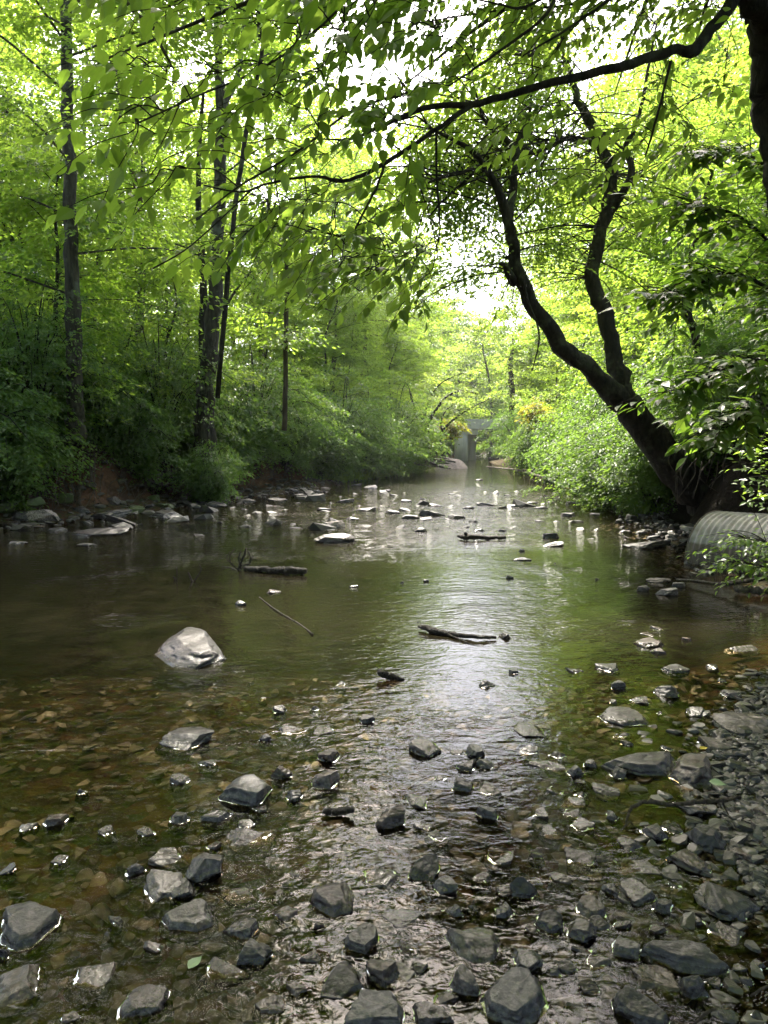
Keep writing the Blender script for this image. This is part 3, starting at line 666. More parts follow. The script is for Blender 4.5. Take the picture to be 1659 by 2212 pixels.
# the big double tree leaning out from the right bank
def thin(pts, k=.76): return [(a, b, y, w_ * k) for a, b, y, w_ in pts]
T, C = Geo(), Geo()
A_ = [(1575, 1165, 13.0, 104), (1535, 1095, 12.9, 92), (1470, 1030, 12.7, 86), (1405, 945, 12.5, 76), (1362, 880, 12.3, 74)]
tr = px_tube(T, thin(A_, .84) + thin([(1320, 845, 12.1, 66), (1275, 800, 11.9, 50), (1215, 750, 11.7, 46), (1165, 680, 11.5, 43), (1125, 600, 11.4, 37), (1108, 530, 11.3, 33), (1098, 480, 11.2, 30), (1070, 400, 11.1, 21), (1040, 350, 11.0, 16), (1010, 320, 10.9, 14), (945, 285, 10.8, 8), (900, 250, 10.6, 4)]), 60, 13, rng, .06)
LT, L2, L3, L5 = Geo(), Geo(), Geo(), Geo()
l1 = px_tube(LT, thin([(1352, 862, 12.2, 60), (1336, 815, 12.3, 50), (1322, 745, 12.4, 46), (1305, 675, 12.5, 44), (1281, 615, 12.6, 40), (1288, 540, 12.7, 36), (1310, 460, 12.8, 36), (1322, 390, 12.9, 33), (1308, 335, 12.9, 30), (1280, 280, 12.9, 27), (1252, 220, 13.0, 22), (1238, 180, 13.0, 18), (1200, 60, 13, 12), (1170, -120, 13, 6)]), 50, 11, rng, .06)
l2 = px_tube(L2, thin([(1312, 470, 12.8, 24), (1340, 425, 12.7, 22), (1365, 370, 12.6, 20), (1350, 320, 12.6, 15), (1375, 270, 12.5, 12), (1395, 180, 12.5, 9), (1420, 40, 12.5, 5)]), 24, 8, rng, .05)
l3 = px_tube(L3, [(1095, 480, 11.2, 22), (1105, 430, 11.3, 17), (1112, 380, 11.3, 16), (1114, 325, 11.4, 15), (1128, 285, 11.4, 10), (1145, 240, 11.4, 6), (1150, 120, 11.4, 3)], 20, 8, rng, .05)
l4 = px_tube(L3, [(1114, 325, 11.4, 12), (1090, 300, 11.3, 10), (1060, 275, 11.2, 9), (1042, 250, 11.1, 6), (1020, 170, 11, 3)], 14, 6, rng)
l5 = px_tube(L5, [(1295, 318, 12.9, 15), (1260, 302, 12.6, 12), (1215, 302, 12.4, 10), (1180, 322, 12.2, 10), (1125, 335, 12, 8), (1060, 350, 11.8, 4)], 18, 7, rng)
l6 = px_tube(T, [(1040, 358, 11, 9), (1000, 372, 10.8, 7), (950, 385, 10.6, 5), (890, 410, 10.4, 3)], 12, 5, rng)
l7 = px_tube(T, [(1036, 362, 11, 9), (1000, 395, 11, 7), (960, 430, 11, 5), (925, 470, 11, 3)], 12, 5, rng)
px_tube(T, [(1110, 610, 11.4, 22), (1098, 590, 11.2, 18), (1090, 573, 11.1, 12), (1080, 570, 11, 5)], 8, 7, rng)
px_tube(T, [(1128, 590, 11.4, 6), (1140, 650, 11.2, 5), (1165, 720, 11.0, 4), (1150, 800, 11, 2)], 12, 4, rng)
cs, ds, rr = [], [], []
roots = []
for pp, lo in ((tr, 34), (l1, 16), (l2, 5), (l3, 5), (l4, 3), (l5, 4), (l6, 3), (l7, 3)):
    for _ in range(int((len(pp) - lo) * .8)):
        roots.append((pp[int(rng.integers(lo, len(pp)))], np.array([math.cos(a := rng.uniform(-.4, 3.5)), math.sin(a), 0])))
limbs_with_sprays(T, rng, roots, 2.0, 12, cs, ds, rr, .34, (-.5, .7), .014)
lim = np.vstack([tr[34:], l1[14:], l2[5:], l3[4:], l4, l5, l6, l7])
for x0, x1, y0, y1, ya, yb, n in ((930, 1110, 300, 540, 11.4, 14, 110), (1060, 1300, 170, 470, 12, 15, 90), (880, 1010, 220, 420, 11, 13.5, 40), (1040, 1110, 540, 720, 12, 13.5, 12), (1150, 1280, 330, 640, 12.6, 15, 60), (1300, 1480, 150, 560, 13, 15.5, 60), (1000, 1250, 40, 200, 11.5, 14, 120)):
    for _ in range(n):
        c = P(rng.uniform(x0, x1), rng.uniform(y0, y1), rng.uniform(ya, yb)); j = int(np.argmin(np.linalg.norm(lim - c, axis=1))); m = lim[j]
        if np.linalg.norm(c - m) < 2.6:
            tube(T, spline([m, (m + c) / 2 + [0, 0, .12], c], 6), np.linspace(.012, .004, 6), 4, cap=False); cs.append(c); ds.append(unit(c - m)); rr.append(.36 * rng.uniform(.7, 1.3))
cs, ds, rr = np.array(cs), np.array(ds), np.array(rr)
front = np.vstack([tr[:54], l1[:40], l2[:16], l3[:12], l4[:8], l5[:14]])
def bare(c):   # the stems stay free of leaves on the open, stream side
    u = np.abs(c[0] / c[1] - front[:, 0] / front[:, 1]) + np.abs((c[2] - 1.55) / c[1] - (front[:, 2] - 1.55) / front[:, 1]); i = int(np.argmin(u))
    return u[i] < .034 and c[1] < front[i, 1] + .5
bk = np.array([not bare(c_) for c_ in cs]); cs, ds, rr = cs[bk], ds[bk], rr[bk]
keep = np.array([not (abs(c_[1] - 11) < 2.5 and c_[1] < 11.0) for c_ in cs]); spray(C, cs[keep], ds[keep], rr[keep], 30, .085, rng, .5, .3, .6)
hero('leaning_tree', 'big dark double-stemmed tree leaning out over the stream from the right bank', 'tree', tr[0], T, M_BARK_DARK, C, M_LEAF_LEAN, None, [('second_stem', LT), ('limb', L2), ('limb', L3), ('limb', L5)])

# the two small bent trees far upstream
for lab_, pts, brs in (('bent black tree with forked stem on the driftwood bank, upstream', [(938, 985, 44, 18), (930, 965, 44, 13), (923, 945, 44, 11), (922, 925, 44, 10), (916, 910, 44, 9), (900, 895, 44, 8), (892, 875, 44, 6), (885, 840, 44, 4)],
        [[(926, 965, 44, 8), (916, 940, 44, 7), (912, 915, 44, 6), (895, 925, 44, 5), (888, 940, 44, 3)], [(921, 920, 44, 8), (932, 900, 43.6, 7), (945, 880, 43.2, 6), (960, 860, 43, 5), (990, 845, 43, 4), (1030, 850, 43, 2)], [(915, 905, 44, 6), (925, 870, 44, 4), (950, 830, 44, 3), (1000, 805, 44, 2)]]),
        ('slighter bent tree with a curved stem, beside the forked black one upstream', [(954, 985, 45, 9), (952, 965, 45, 8), (953, 945, 45, 7), (958, 928, 45, 6), (975, 910, 44.5, 5), (995, 895, 44.2, 4), (1020, 880, 44, 3), (1060, 860, 44, 2)], [[(954, 935, 45, 5), (953, 910, 45, 4), (965, 885, 45, 3), (990, 868, 45, 2)]])):
    T, C = Geo(), Geo(); P_ = [px_tube(T, pts, 20, 7, rng, .06)] + [px_tube(T, b, 12, 6, rng, .06) for b in brs]
    cs, ds, rr = [], [], []
    roots = [(pp[int(rng.integers(len(pp) * .55, len(pp)))], np.array([math.cos(a := rng.uniform(0, 6.28)), math.sin(a), 0])) for pp in P_ for _ in range(6)]
    limbs_with_sprays(T, rng, roots, 1.5, 7, cs, ds, rr, .5, (-.2, .4), .012)
    spray(C, np.array(cs), np.array(ds), np.array(rr), 16, .17, rng)
    hero('bent_tree', lab_, 'tree', P_[0][0], T, M_BARK_DARK, C, M_LEAF_FAR)
for (px, py, yy, s, lab_) in ((975, 925, 58, .9, 'yellow-leaved bush behind the slighter bent tree'), (925, 975, 47, .5, 'low yellow-green bush at the foot of the bent black tree'), (1160, 900, 41, .8, 'yellowing bush hanging over the far right waterline')):
    q = P(px, py, yy); tm, cm = make_shrub(300 + px, 2.2 * s, 1.3 * s, 14, 9, 16, .2 * s + .04, .35)
    r = tree_kind('yellow_bush', lab_, 'bush', tm, cm, M_TWIG, M_LEAF_YEL, None); r.location = (float(q[0]), yy, float(q[2]) - .9 * s)

# ---- the tree at the right edge whose limb reaches over the stream, close above the camera
T, C = Geo(), Geo()
trunk = px_tube(T, [(1790, 1180, 5.3, 150), (1770, 1000, 5.3, 118), (1735, 620, 5.2, 108), (1712, 400, 5.1, 104), (1694, 300, 5.05, 100), (1684, 200, 5.0, 98), (1678, 90, 4.95, 96), (1664, 0, 4.9, 90), (1640, -160, 4.8, 70), (1600, -520, 4.7, 50), (1560, -1100, 4.6, 25)], 44, 14, rng, .035)
B, BG = [], []
def br(pts, n=22, s=7): 
    g_ = Geo(); q = px_tube(g_, pts, n, s, rng, .05); B.append(q); BG.append(('limb' if n > 30 else 'branch', g_)); return q
br([(1655, 40, 4.85, 60), (1622, 15, 4.8, 40), (1592, -12, 4.75, 30), (1566, 25, 4.65, 26), (1530, 70, 4.55, 24), (1494, 112, 4.45, 25), (1470, 105, 4.4, 19), (1440, 112, 4.35, 20), (1390, 130, 4.3, 20), (1300, 155, 4.2, 18), (1200, 178, 4.1, 16), (1100, 205, 4.0, 14), (1015, 227, 3.9, 13), (930, 230, 3.8, 11), (870, 252, 3.7, 10), (820, 275, 3.6, 8), (760, 300, 3.5, 5), (690, 300, 3.4, 3)], 50, 9)
br([(1015, 229, 3.9, 11), (970, 260, 3.85, 10), (900, 310, 3.75, 9), (832, 352, 3.65, 9), (780, 380, 3.6, 8), (735, 392, 3.5, 8), (690, 381, 3.4, 6), (640, 385, 3.3, 6), (580, 396, 3.2, 5), (520, 415, 3.1, 4), (440, 400, 3.0, 3)], 34, 8)
br([(830, 354, 3.65, 6), (815, 400, 3.6, 5.5), (785, 460, 3.5, 5), (748, 532, 3.4, 3)], 14)
br([(545, 408, 3.1, 4), (480, 470, 3.0, 3), (400, 540, 2.9, 2), (330, 580, 2.9, 1.5)], 14)
br([(880, 200, 3.5, 5), (760, 240, 3.3, 5), (640, 330, 3.0, 4.5), (520, 400, 2.8, 4), (430, 470, 2.7, 2)], 18)
br([(1225, -60, 3.6, 9), (1180, 30, 3.5, 7), (1100, 95, 3.5, 6), (1030, 145, 3.4, 5), (970, 185, 3.4, 3)], 18)
br([(1225, -40, 3.6, 7), (1140, 14, 3.5, 6), (1080, 10, 3.4, 4), (960, -20, 3.3, 3)], 12)
br([(240, -40, 4.5, 10), (290, 25, 4.4, 8), (328, 55, 4.3, 8), (348, 98, 4.2, 6), (380, 160, 4.0, 3)], 14)
br([(1449, 132, 4.35, 6), (1425, 230, 4.3, 5), (1408, 290, 4.3, 5), (1394, 338, 4.3, 3)], 12)
br([(942, 275, 3.8, 5), (943, 380, 3.8, 5), (950, 480, 3.8, 4), (948, 520, 3.8, 2)], 12)
br([(800, -60, 3.2, 7), (690, 60, 3.0, 5), (560, 150, 2.8, 4), (420, 210, 2.65, 3), (300, 265, 2.5, 2)], 18)
br([(1440, -80, 4.2, 10), (1330, -10, 4.0, 7), (1230, 60, 3.9, 5), (1130, 120, 3.8, 3)], 16)
br([(1540, -90, 5.6, 9), (1380, -30, 5.7, 7), (1230, 10, 5.7, 5.5), (1060, 25, 5.6, 4), (900, 50, 5.5, 2.5)], 20)
br([(1500, -150, 5.4, 8), (1300, -90, 5.3, 6), (1120, -40, 5.2, 5), (980, -10, 5.0, 3)], 20)
br([(640, 480, 3.6, 3), (760, 520, 3.7, 3), (900, 560, 3.8, 2)], 12)
nodes = np.vstack(B); 
# twigs: (x0, y0, x1, y1, count, nearest Y, deepest Y)
REG = [(170, 225, 330, 300, 7, 2.4, 2.6), (230, 120, 460, 280, 20, 2.5, 3.1), (300, 280, 520, 470, 26, 2.6, 3.3), (420, 80, 640, 330, 34, 2.7, 3.6), (520, 300, 720, 480, 34, 2.9, 3.7),
       (560, -40, 760, 110, 26, 2.6, 3.6), (640, 120, 720, 300, 14, 2.8, 3.6), (800, 90, 930, 320, 34, 2.9, 3.8), (730, -40, 1000, 90, 34, 2.8, 3.8), (740, -50, 900, 90, 36, 3.4, 4.6), (420, 470, 640, 540, 20, 2.9, 3.6), (640, 460, 840, 620, 38, 3.0, 4.0),
       (800, 360, 960, 640, 44, 3.2, 4.1), (880, 560, 960, 640, 8, 3.4, 3.9), (1000, -40, 1230, 150, 36, 4.2, 5.0), (1230, -40, 1540, 90, 36, 4.6, 5.4), (930, 70, 1100, 200, 20, 4.1, 4.8), (1000, 240, 1300, 330, 16, 4.3, 5.0), (1120, 200, 1240, 300, 12, 3.8, 4.4), (1350, 240, 1500, 330, 14, 4.0, 4.5), (1180, 300, 1330, 400, 5, 3.9, 4.2), (1400, 120, 1600, 260, 18, 4.1, 4.8), (880, -60, 1300, 110, 120, 5.0, 6.2), (1300, -60, 1560, 60, 50, 5.0, 6.0), (1560, 0, 1640, 60, 2, 3.8, 4.2), (200, -60, 560, 60, 26, 3.0, 4.0)]
tw = []
for x0, y0, x1, y1, n, ya, yb in REG:
    for _ in range(int(n * .64)):
        t_ = (rng.uniform(x0, x1), rng.uniform(y0, y1), rng.uniform(ya, yb))
        if (440 < t_[0] < 530 and 60 < t_[1] < 700 and rng.random() < .75) or (130 < t_[0] < 185 and t_[1] < 200): continue
        tw.append(t_)
tw = np.array([P(*t) for t in tw])
todo = list(range(len(tw)))
dist = np.array([np.min(np.linalg.norm(nodes - t, axis=1)) for t in tw])
lc, la, ln_, ll = [], [], [], []
for i in sorted(todo, key=lambda i: dist[i]):
    t = tw[i]; e = np.linalg.norm(nodes - t - np.array([.1, 0, .03]), axis=1); j = int(np.argmin(e)); s = nodes[j]
    d = t - s; L_ = np.linalg.norm(d)
    if L_ > 1.5: continue
    az = rng.normal(math.pi, .75); d2 = np.array([math.cos(az), math.sin(az) * .7, rng.normal(-.12, .2)])
    d2 = unit(unit(d) * .7 + unit(d2)); tl = rng.uniform(.18, .36)
    pts = spline([s, s + d * .5 + [0, 0, .03], t, t + d2 * tl * .5, t + d2 * tl + [0, 0, -.05]], 12)
    tube(T, pts, np.linspace(.0030, .0011, 12), 5, cap=False)
    nodes = np.vstack([nodes, pts[4:9:2]])
    # two-ranked alternate leaves along the outer half
    nl = int(rng.integers(7, 12)); nrm0 = unit(np.array([0, 0, 1.0]) + rng.normal(0, .3, 3)); fw = unit(pts[-1] - pts[5])
    s2 = unit(np.cross(nrm0, fw))
    for m in range(nl):
        q = (m + .5) / nl; p0 = pts[5] + (pts[-1] - pts[5]) * q; sgn = 1 if m % 2 else -1
        if m == nl - 1: ax = fw
        else: ax = fw * rng.uniform(.45, .8) + s2 * sgn * rng.uniform(.6, 1)
        ax = ax + np.array([0, 0, -1.0]) * rng.uniform(.05, .75)
        lc.append(p0 + unit(ax) * .008); la.append(ax); ln_.append(nrm0 + rng.normal(0, .28, 3)); ll.append(rng.uniform(.034, .096) * (.75 + .4 * math.sin(q * 3.1)))
ll = np.array(ll)
leaves(C, np.array(lc), np.array(la), np.array(ln_), ll, ll * rng.uniform(.48, .58, len(ll)), rng, True)
# its upper crown, over the water and the camera
cs, ds, rr = [], [], []
up_roots = [(trunk[int(rng.integers(34, 44))], np.array([math.cos(a := rng.uniform(1.3, 5.4)), math.sin(a), 0])) for _ in range(95)]
for m, d in up_roots:
    L_ = rng.uniform(2.0, 6.8); el = rng.uniform(.12, .7); dd = np.array([d[0] * math.cos(el), d[1] * math.cos(el), math.sin(el)])
    pp = spline([m, m + dd * L_ * .5 + [0, 0, .2], m + dd * L_ + [0, 0, -.1]], 10); tube(T, pp, np.linspace(.045, .008, 10), 6, cap=False)
    for s in range(13):
        q = rng.uniform(.3, 1.05); c = pp[min(9, int(q * 9))] + np.array([-dd[1], dd[0], 0]) * rng.uniform(-.9, .9) + [0, 0, rng.normal(0, .3)]
        if c[2] < 1.65 + .66 * max(c[1], 0) + .5: continue
        cs.append(c); ds.append(dd); rr.append(.45 * rng.uniform(.7, 1.3))
spray(C, np.array(cs), np.array(ds), np.array(rr), 26, .105, rng, .5, .2, .5)
up_nodes = []
for _ in range(34):
    m = trunk[int(rng.integers(34, 44))]; y_ = rng.uniform(0, 11.5); e_ = np.array([rng.uniform(-6, 2.5), y_, max(4.8, 2.2 + .68 * y_) + rng.uniform(.2, 2.2)])
    md = (m + e_) / 2 + [0, 0, rng.uniform(.3, .9)]; md[2] = max(md[2], 2.3 + .66 * md[1])
    pp = spline([m, md, e_], 14); tube(T, pp, np.linspace(.05, .012, 14), 6, cap=False); up_nodes.append(pp[5:])
up_nodes = np.vstack(up_nodes); cs, ds, rr = [], [], []
for _ in range(2300):
    y_ = rng.uniform(-1.5, 12.5); c = np.array([rng.uniform(-7, 3), y_, max(4.6, 2.15 + .67 * y_) + 2.6 * rng.random()**1.5]); j = int(np.argmin(np.linalg.norm(up_nodes - c, axis=1))); m = up_nodes[j]
    if np.linalg.norm(c - m) > 2.2: continue
    tube(T, spline([m, (m + c) / 2 + [0, 0, .1], c], 5), np.linspace(.012, .004, 5), 3, cap=False); cs.append(c); ds.append(unit(c - m)); rr.append(.46 * rng.uniform(.7, 1.3))
spray(C, np.array(cs), np.array(ds), np.array(rr), 26, .11, rng, .5, .2, .5)
hero('overhanging_tree', 'dark trunk at the right edge whose long limb carries big bright leaves over the stream', 'tree', trunk[0], T, M_BARK_DARK, C, M_LEAF_OVER, None, BG)

# ---- broad-leaved saplings on the right bank, close by
def big_leaf_shrub(label, base, limbs, seed, L=(.09, .15), n_tw=3.2, leaf=None):
    rng = np.random.default_rng(seed); T, C = Geo(), Geo(); lc, la, nn, ll = [], [], [], []
    for pts in limbs:
        q = px_tube(T, pts, 22, 5, rng, .05)
        for _ in range(int(len(q) * n_tw)):
            i = int(rng.integers(5, len(q))); s = q[i]; fwd = unit(q[min(i + 1, 21)] - q[i - 1])
            d = unit(fwd * .6 + np.array([rng.normal(-.5, .6), rng.normal(-.1, .5), rng.normal(-.05, .3)])); tl = rng.uniform(.25, .6)
            pp = spline([s, s + d * tl * .5 + [0, 0, .03], s + d * tl + [0, 0, -.04]], 7); tube(T, pp, np.linspace(.004, .0015, 7), 4, cap=False)
            nrm0 = unit(np.array([0, -.1, 1.0]) + rng.normal(0, .22, 3)); s2 = unit(np.cross(nrm0, d)); nl = int(rng.integers(6, 11))
            for m in range(nl):
                u = (m + 1) / nl; p0 = pp[0] + (pp[-1] - pp[0]) * u; sgn = 1 if m % 2 else -1
                ax = (d if m == nl - 1 else d * .55 + s2 * sgn * .8) + np.array([0, 0, -1]) * rng.uniform(0, .45)
                lc.append(p0); la.append(ax); nn.append(nrm0 + rng.normal(0, .2, 3)); ll.append(rng.uniform(*L))
    ll = np.array(ll); leaves(C, np.array(lc), np.array(la), np.array(nn), ll, ll * .46, rng, True)
    r = thing('broadleaf_sapling', label, 'sapling', tuple(float(v) for v in base))
    obj('stems', T.mesh('stems', True, base), M_TWIG, r); obj('foliage', C.mesh('foliage', False, base), leaf or M_LEAF_RIGHT, r)
b0 = np.array([4.9, 6.6, zg(4.9, 6.6)])
big_leaf_shrub('broad-leaved sapling crowding the right edge below the dark trunk', b0, [
    [(1850, 900, 6.6, 16), (1760, 700, 6.3, 12), (1690, 560, 6.0, 9), (1600, 470, 5.7, 6), (1500, 440, 5.5, 3)],
    [(1850, 900, 6.6, 16), (1780, 760, 6.2, 12), (1680, 640, 5.8, 9), (1570, 590, 5.6, 6), (1470, 640, 5.4, 3)],
    [(1850, 900, 6.6, 14), (1760, 820, 6.2, 11), (1660, 780, 5.8, 8), (1560, 800, 5.6, 5), (1480, 850, 5.5, 3)],
    [(1850, 900, 6.6, 14), (1760, 620, 6.4, 9), (1700, 420, 6.2, 7), (1610, 330, 6.0, 4), (1530, 330, 5.8, 2)],
    [(1850, 900, 6.6, 14), (1740, 880, 6.2, 9), (1640, 880, 6.0, 6), (1560, 930, 5.8, 3)]], 401)
b1 = np.array([4.6, 7.2, zg(4.6, 7.2)])
big_leaf_shrub('sunlit yellow-green sprig hanging in front of the culvert', b1, [
    [(1770, 1190, 7.4, 8), (1710, 1100, 7.2, 5), (1665, 1020, 7.0, 4), (1630, 960, 7.0, 2)],
    [(1770, 1190, 7.4, 8), (1700, 1190, 7.2, 5), (1650, 1170, 7.0, 3), (1612, 1165, 7.0, 2)],
    [(1770, 1190, 7.4, 8), (1710, 1215, 7.2, 4), (1660, 1225, 7.0, 3), (1590, 1212, 6.9, 2)]], 402, (.05, .09), 1.6, M_LEAF_OVER)
# ------------------------------------------------------------------ rocks
def rock_mat(name, c0, c1, c2, vein=None, moss=0.0, wet=.18, dry=.42):
    k = NM(name); co = k.oco; p = k.pos
    oi = k.n('ObjectInfo').outputs['Random']
    off = k.n('VectorMath'); off.operation = 'ADD'; k.put(off.inputs[0], co)
    cmb = k.n('CombineXYZ'); k.put(cmb.inputs[0], k.math('MULTIPLY', oi, 37.0)); k.put(cmb.inputs[1], k.math('MULTIPLY', oi, 91.0)); k.t.links.new(cmb.outputs[0], off.inputs[1])
    co = off.outputs[0]
    n1, n2, n3 = k.noise(co, 9, 6, .65, .4), k.noise(co, 38, 5, .7), k.noise(k.scaled(co, (8, 8, 60)), 1.0, 5, .6, .5)
    col = k.mix(k.ramp(n1, [(.35, 0), (.65, 1)]), c0, c1)
    col = k.mix(k.math('MULTIPLY', k.ramp(n2, [(.48, 0), (.64, 1)]), .75), col, c2); col = k.mix(k.math('MULTIPLY', k.ramp(n3, [(.5, 0), (.7, .6)]), .8), col, c0)
    if vein:
        vn = k.n('TexNoise'); k.put(vn.inputs['Vector'], co); vn.inputs['Scale'].default_value = 6; vn.inputs['Detail'].default_value = 4; vn.inputs['Distortion'].default_value = 1.5
        ed = k.math('ABSOLUTE', k.math('SUBTRACT', vn.outputs['Fac'], .5))
        col = k.mix(k.ramp(ed, [(0.0, .55), (.018, 0)]), col, vein)
    if moss:
        col = k.mix(k.ramp(k.noise(co, 3.5, 5, .7), [(.5 - .2 * moss, 0), (.62 - .15 * moss, 1)]), col, (.045, .065, .012))
    pz = k.n('SeparateXYZ'); k.t.links.new(p, pz.inputs[0]); z = k.math('ADD', pz.outputs[2], k.math('MULTIPLY', n1, .02))
    wetm = k.ramp(z, [(.018, 1.0), (.045, 0.0)])
    col = k.mix(k.math('MULTIPLY', wetm, .55), col, (.018, .014, .010))
    und = k.ramp(pz.outputs[2], [(0.0, 1.0), (.003, 0.0)])
    k.put(k.b.inputs['Base Color'], col)
    k.put(k.b.inputs['Roughness'], k.math('ADD', k.math('MULTIPLY', wetm, wet - dry), k.math('ADD', dry - .12, k.math('MULTIPLY', n2, .25))))
    k.b.inputs['Specular IOR Level'].default_value = .5
    hh = k.math('ADD', n1, k.math('ADD', k.math('MULTIPLY', n2, .35), k.math('MULTIPLY', n3, .45)))
    k.put(k.b.inputs['Normal'], k.bump(hh, .85, .012))
    return k.m
ROCK = dict(
    slate=rock_mat('slate', (0.0116, 0.0095, 0.0102), (0.0450, 0.0357, 0.0383), (0.1210, 0.0978, 0.1010)),
    blue=rock_mat('blue_slate', (0.0187, 0.0172, 0.0194), (0.0581, 0.0521, 0.0565), (0.1525, 0.1294, 0.1333), (0.1562, 0.1228, 0.1206)),
    black=rock_mat('black_shale', (0.0038, 0.0029, 0.0036), (0.0174, 0.0145, 0.0155), (0.0583, 0.0474, 0.0534), None, 0, .22, .45),
    brown=rock_mat('brown_stone', (0.0138, 0.0086, 0.0066), (0.0537, 0.0357, 0.0310), (0.1367, 0.0941, 0.0808)),
    purple=rock_mat('purple_stone', (0.0166, 0.0110, 0.0108), (0.0617, 0.0414, 0.0417), (0.1602, 0.1137, 0.1131), (0.1636, 0.1235, 0.1215)),
    pale=rock_mat('pale_stone', (0.0408, 0.0319, 0.0307), (0.1184, 0.0928, 0.0902), (0.2979, 0.2362, 0.2294)),
    white=rock_mat('white_stone', (0.1229, 0.0953, 0.0861), (0.3256, 0.2574, 0.2397), (0.7300, 0.5802, 0.5496)),
    tan=rock_mat('tan_stone', (0.0293, 0.0190, 0.0148), (0.0922, 0.0620, 0.0505), (0.2195, 0.1534, 0.1317)),
    moss=rock_mat('mossy_stone', (0.0099, 0.0077, 0.0062), (0.0392, 0.0307, 0.0242), (0.1036, 0.0760, 0.0598), None, .9),
    grey=rock_mat('grey_stone', (0.0204, 0.0162, 0.0159), (0.0675, 0.0526, 0.0512), (0.1777, 0.1422, 0.1358), (0.1477, 0.1188, 0.1137)))
_ico = {}
def ico(sub):
    if sub not in _ico:
        bm = bmesh.new(); bmesh.ops.create_icosphere(bm, subdivisions=sub, radius=1)
        _ico[sub] = (np.array([v.co[:] for v in bm.verts]), np.array([[v.index for v in f.verts] for f in bm.faces])); bm.free()
    return _ico[sub]
def nz(v, rng, f0, octs=4, amp=.6):
    """smooth 3-D noise from random waves"""
    r = 0
    for o in range(octs):
        for _ in range(5):
            d = unit(rng.normal(0, 1, 3)) * f0 * 2**o
            r = r + amp**o * np.sin(v @ d + rng.uniform(0, 6.28) + .8 * np.sin(v[:, [1, 2, 0]] @ d))
    return r / 5
def rock_verts(rng, shape, sub=4, poly=None):
    """unit rock: a ball cut by random planes, then roughened; poly: outline (unit square) that cuts its sides"""
    v, f = ico(sub); v = v * 1.35
    planes = []
    if poly is not None:
        c = poly.mean(0)
        for a, b in zip(poly, np.roll(poly, -1, 0)):
            e = b - a; nrm = np.array([e[1], -e[0]]); nrm /= np.linalg.norm(nrm)
            if np.dot(nrm, a - c) < 0: nrm = -nrm
            s = rng.uniform(.15, .5); planes.append((np.array([nrm[0], nrm[1], s]), float(np.dot(nrm, a)) * 1.0))
    else:
        k = dict(slab=6, chunk=7, upright=7, round=10)[shape] + int(rng.integers(-1, 2))
        for i in range(k):
            az = 6.283 * i / k + rng.normal(0, .55); el = rng.normal(.30, .33)
            planes.append((np.array([math.cos(az) * math.cos(el), math.sin(az) * math.cos(el), math.sin(el)]), rng.uniform(.62, .95) if shape != 'round' else rng.uniform(.82, 1.05)))
    if shape in ('slab',):
        planes.append((unit(np.array([rng.normal(0, .10), rng.normal(-.10, .10), 1.0])), .5)); planes.append((unit(np.array([rng.normal(0, .25), rng.normal(-.2, .2), 1.0])), .62))
    elif shape == 'chunk':
        planes.append((unit(np.array([rng.normal(0, .3), rng.normal(-.1, .3), 1.0])), rng.uniform(.6, .8)))
        for _ in range(3): planes.append((unit(rng.normal(0, 1, 3) * [1, 1, .5] + [0, 0, .55]), rng.uniform(.68, .9)))
    elif shape == 'upright':
        for _ in range(3): planes.append((unit(rng.normal(0, 1, 3) + [0, 0, .9]), rng.uniform(.75, .98)))
    elif shape == 'round':
        planes.append((unit(np.array([rng.normal(0, .15), rng.normal(0, .15), 1.0])), .75))
    for _ in range(2):
        for nrm, d in planes:
            L = np.linalg.norm(nrm); nrm2, d2 = nrm / L, d / L
            q = v @ nrm2 - d2; v = v - np.where(q > 0, q, 0)[:, None] * nrm2
    n = unit(v); a = .075 if shape != 'round' else .03
    v = v + n * (nz(v, rng, 2.0, 6, .62) * a * 1.5)[:, None]
    ch = nz(v, rng, 4.5, 3, .6); v = v - n * (np.clip(np.abs(ch) - .28, 0, 1) * .16)[:, None]
    if shape in ('slab', 'chunk'):   # bedding steps on the sides
        st = np.sin(v[:, 2] * 14 + nz(v, rng, 1.5, 2)) * .022
        side = 1 - np.abs(n[:, 2]); v[:, :2] *= (1 + st * side)[:, None]
    lo, hi = v.min(0), v.max(0)
    return (v - (lo + hi) / 2) / (hi - lo), f
R_ALL = []
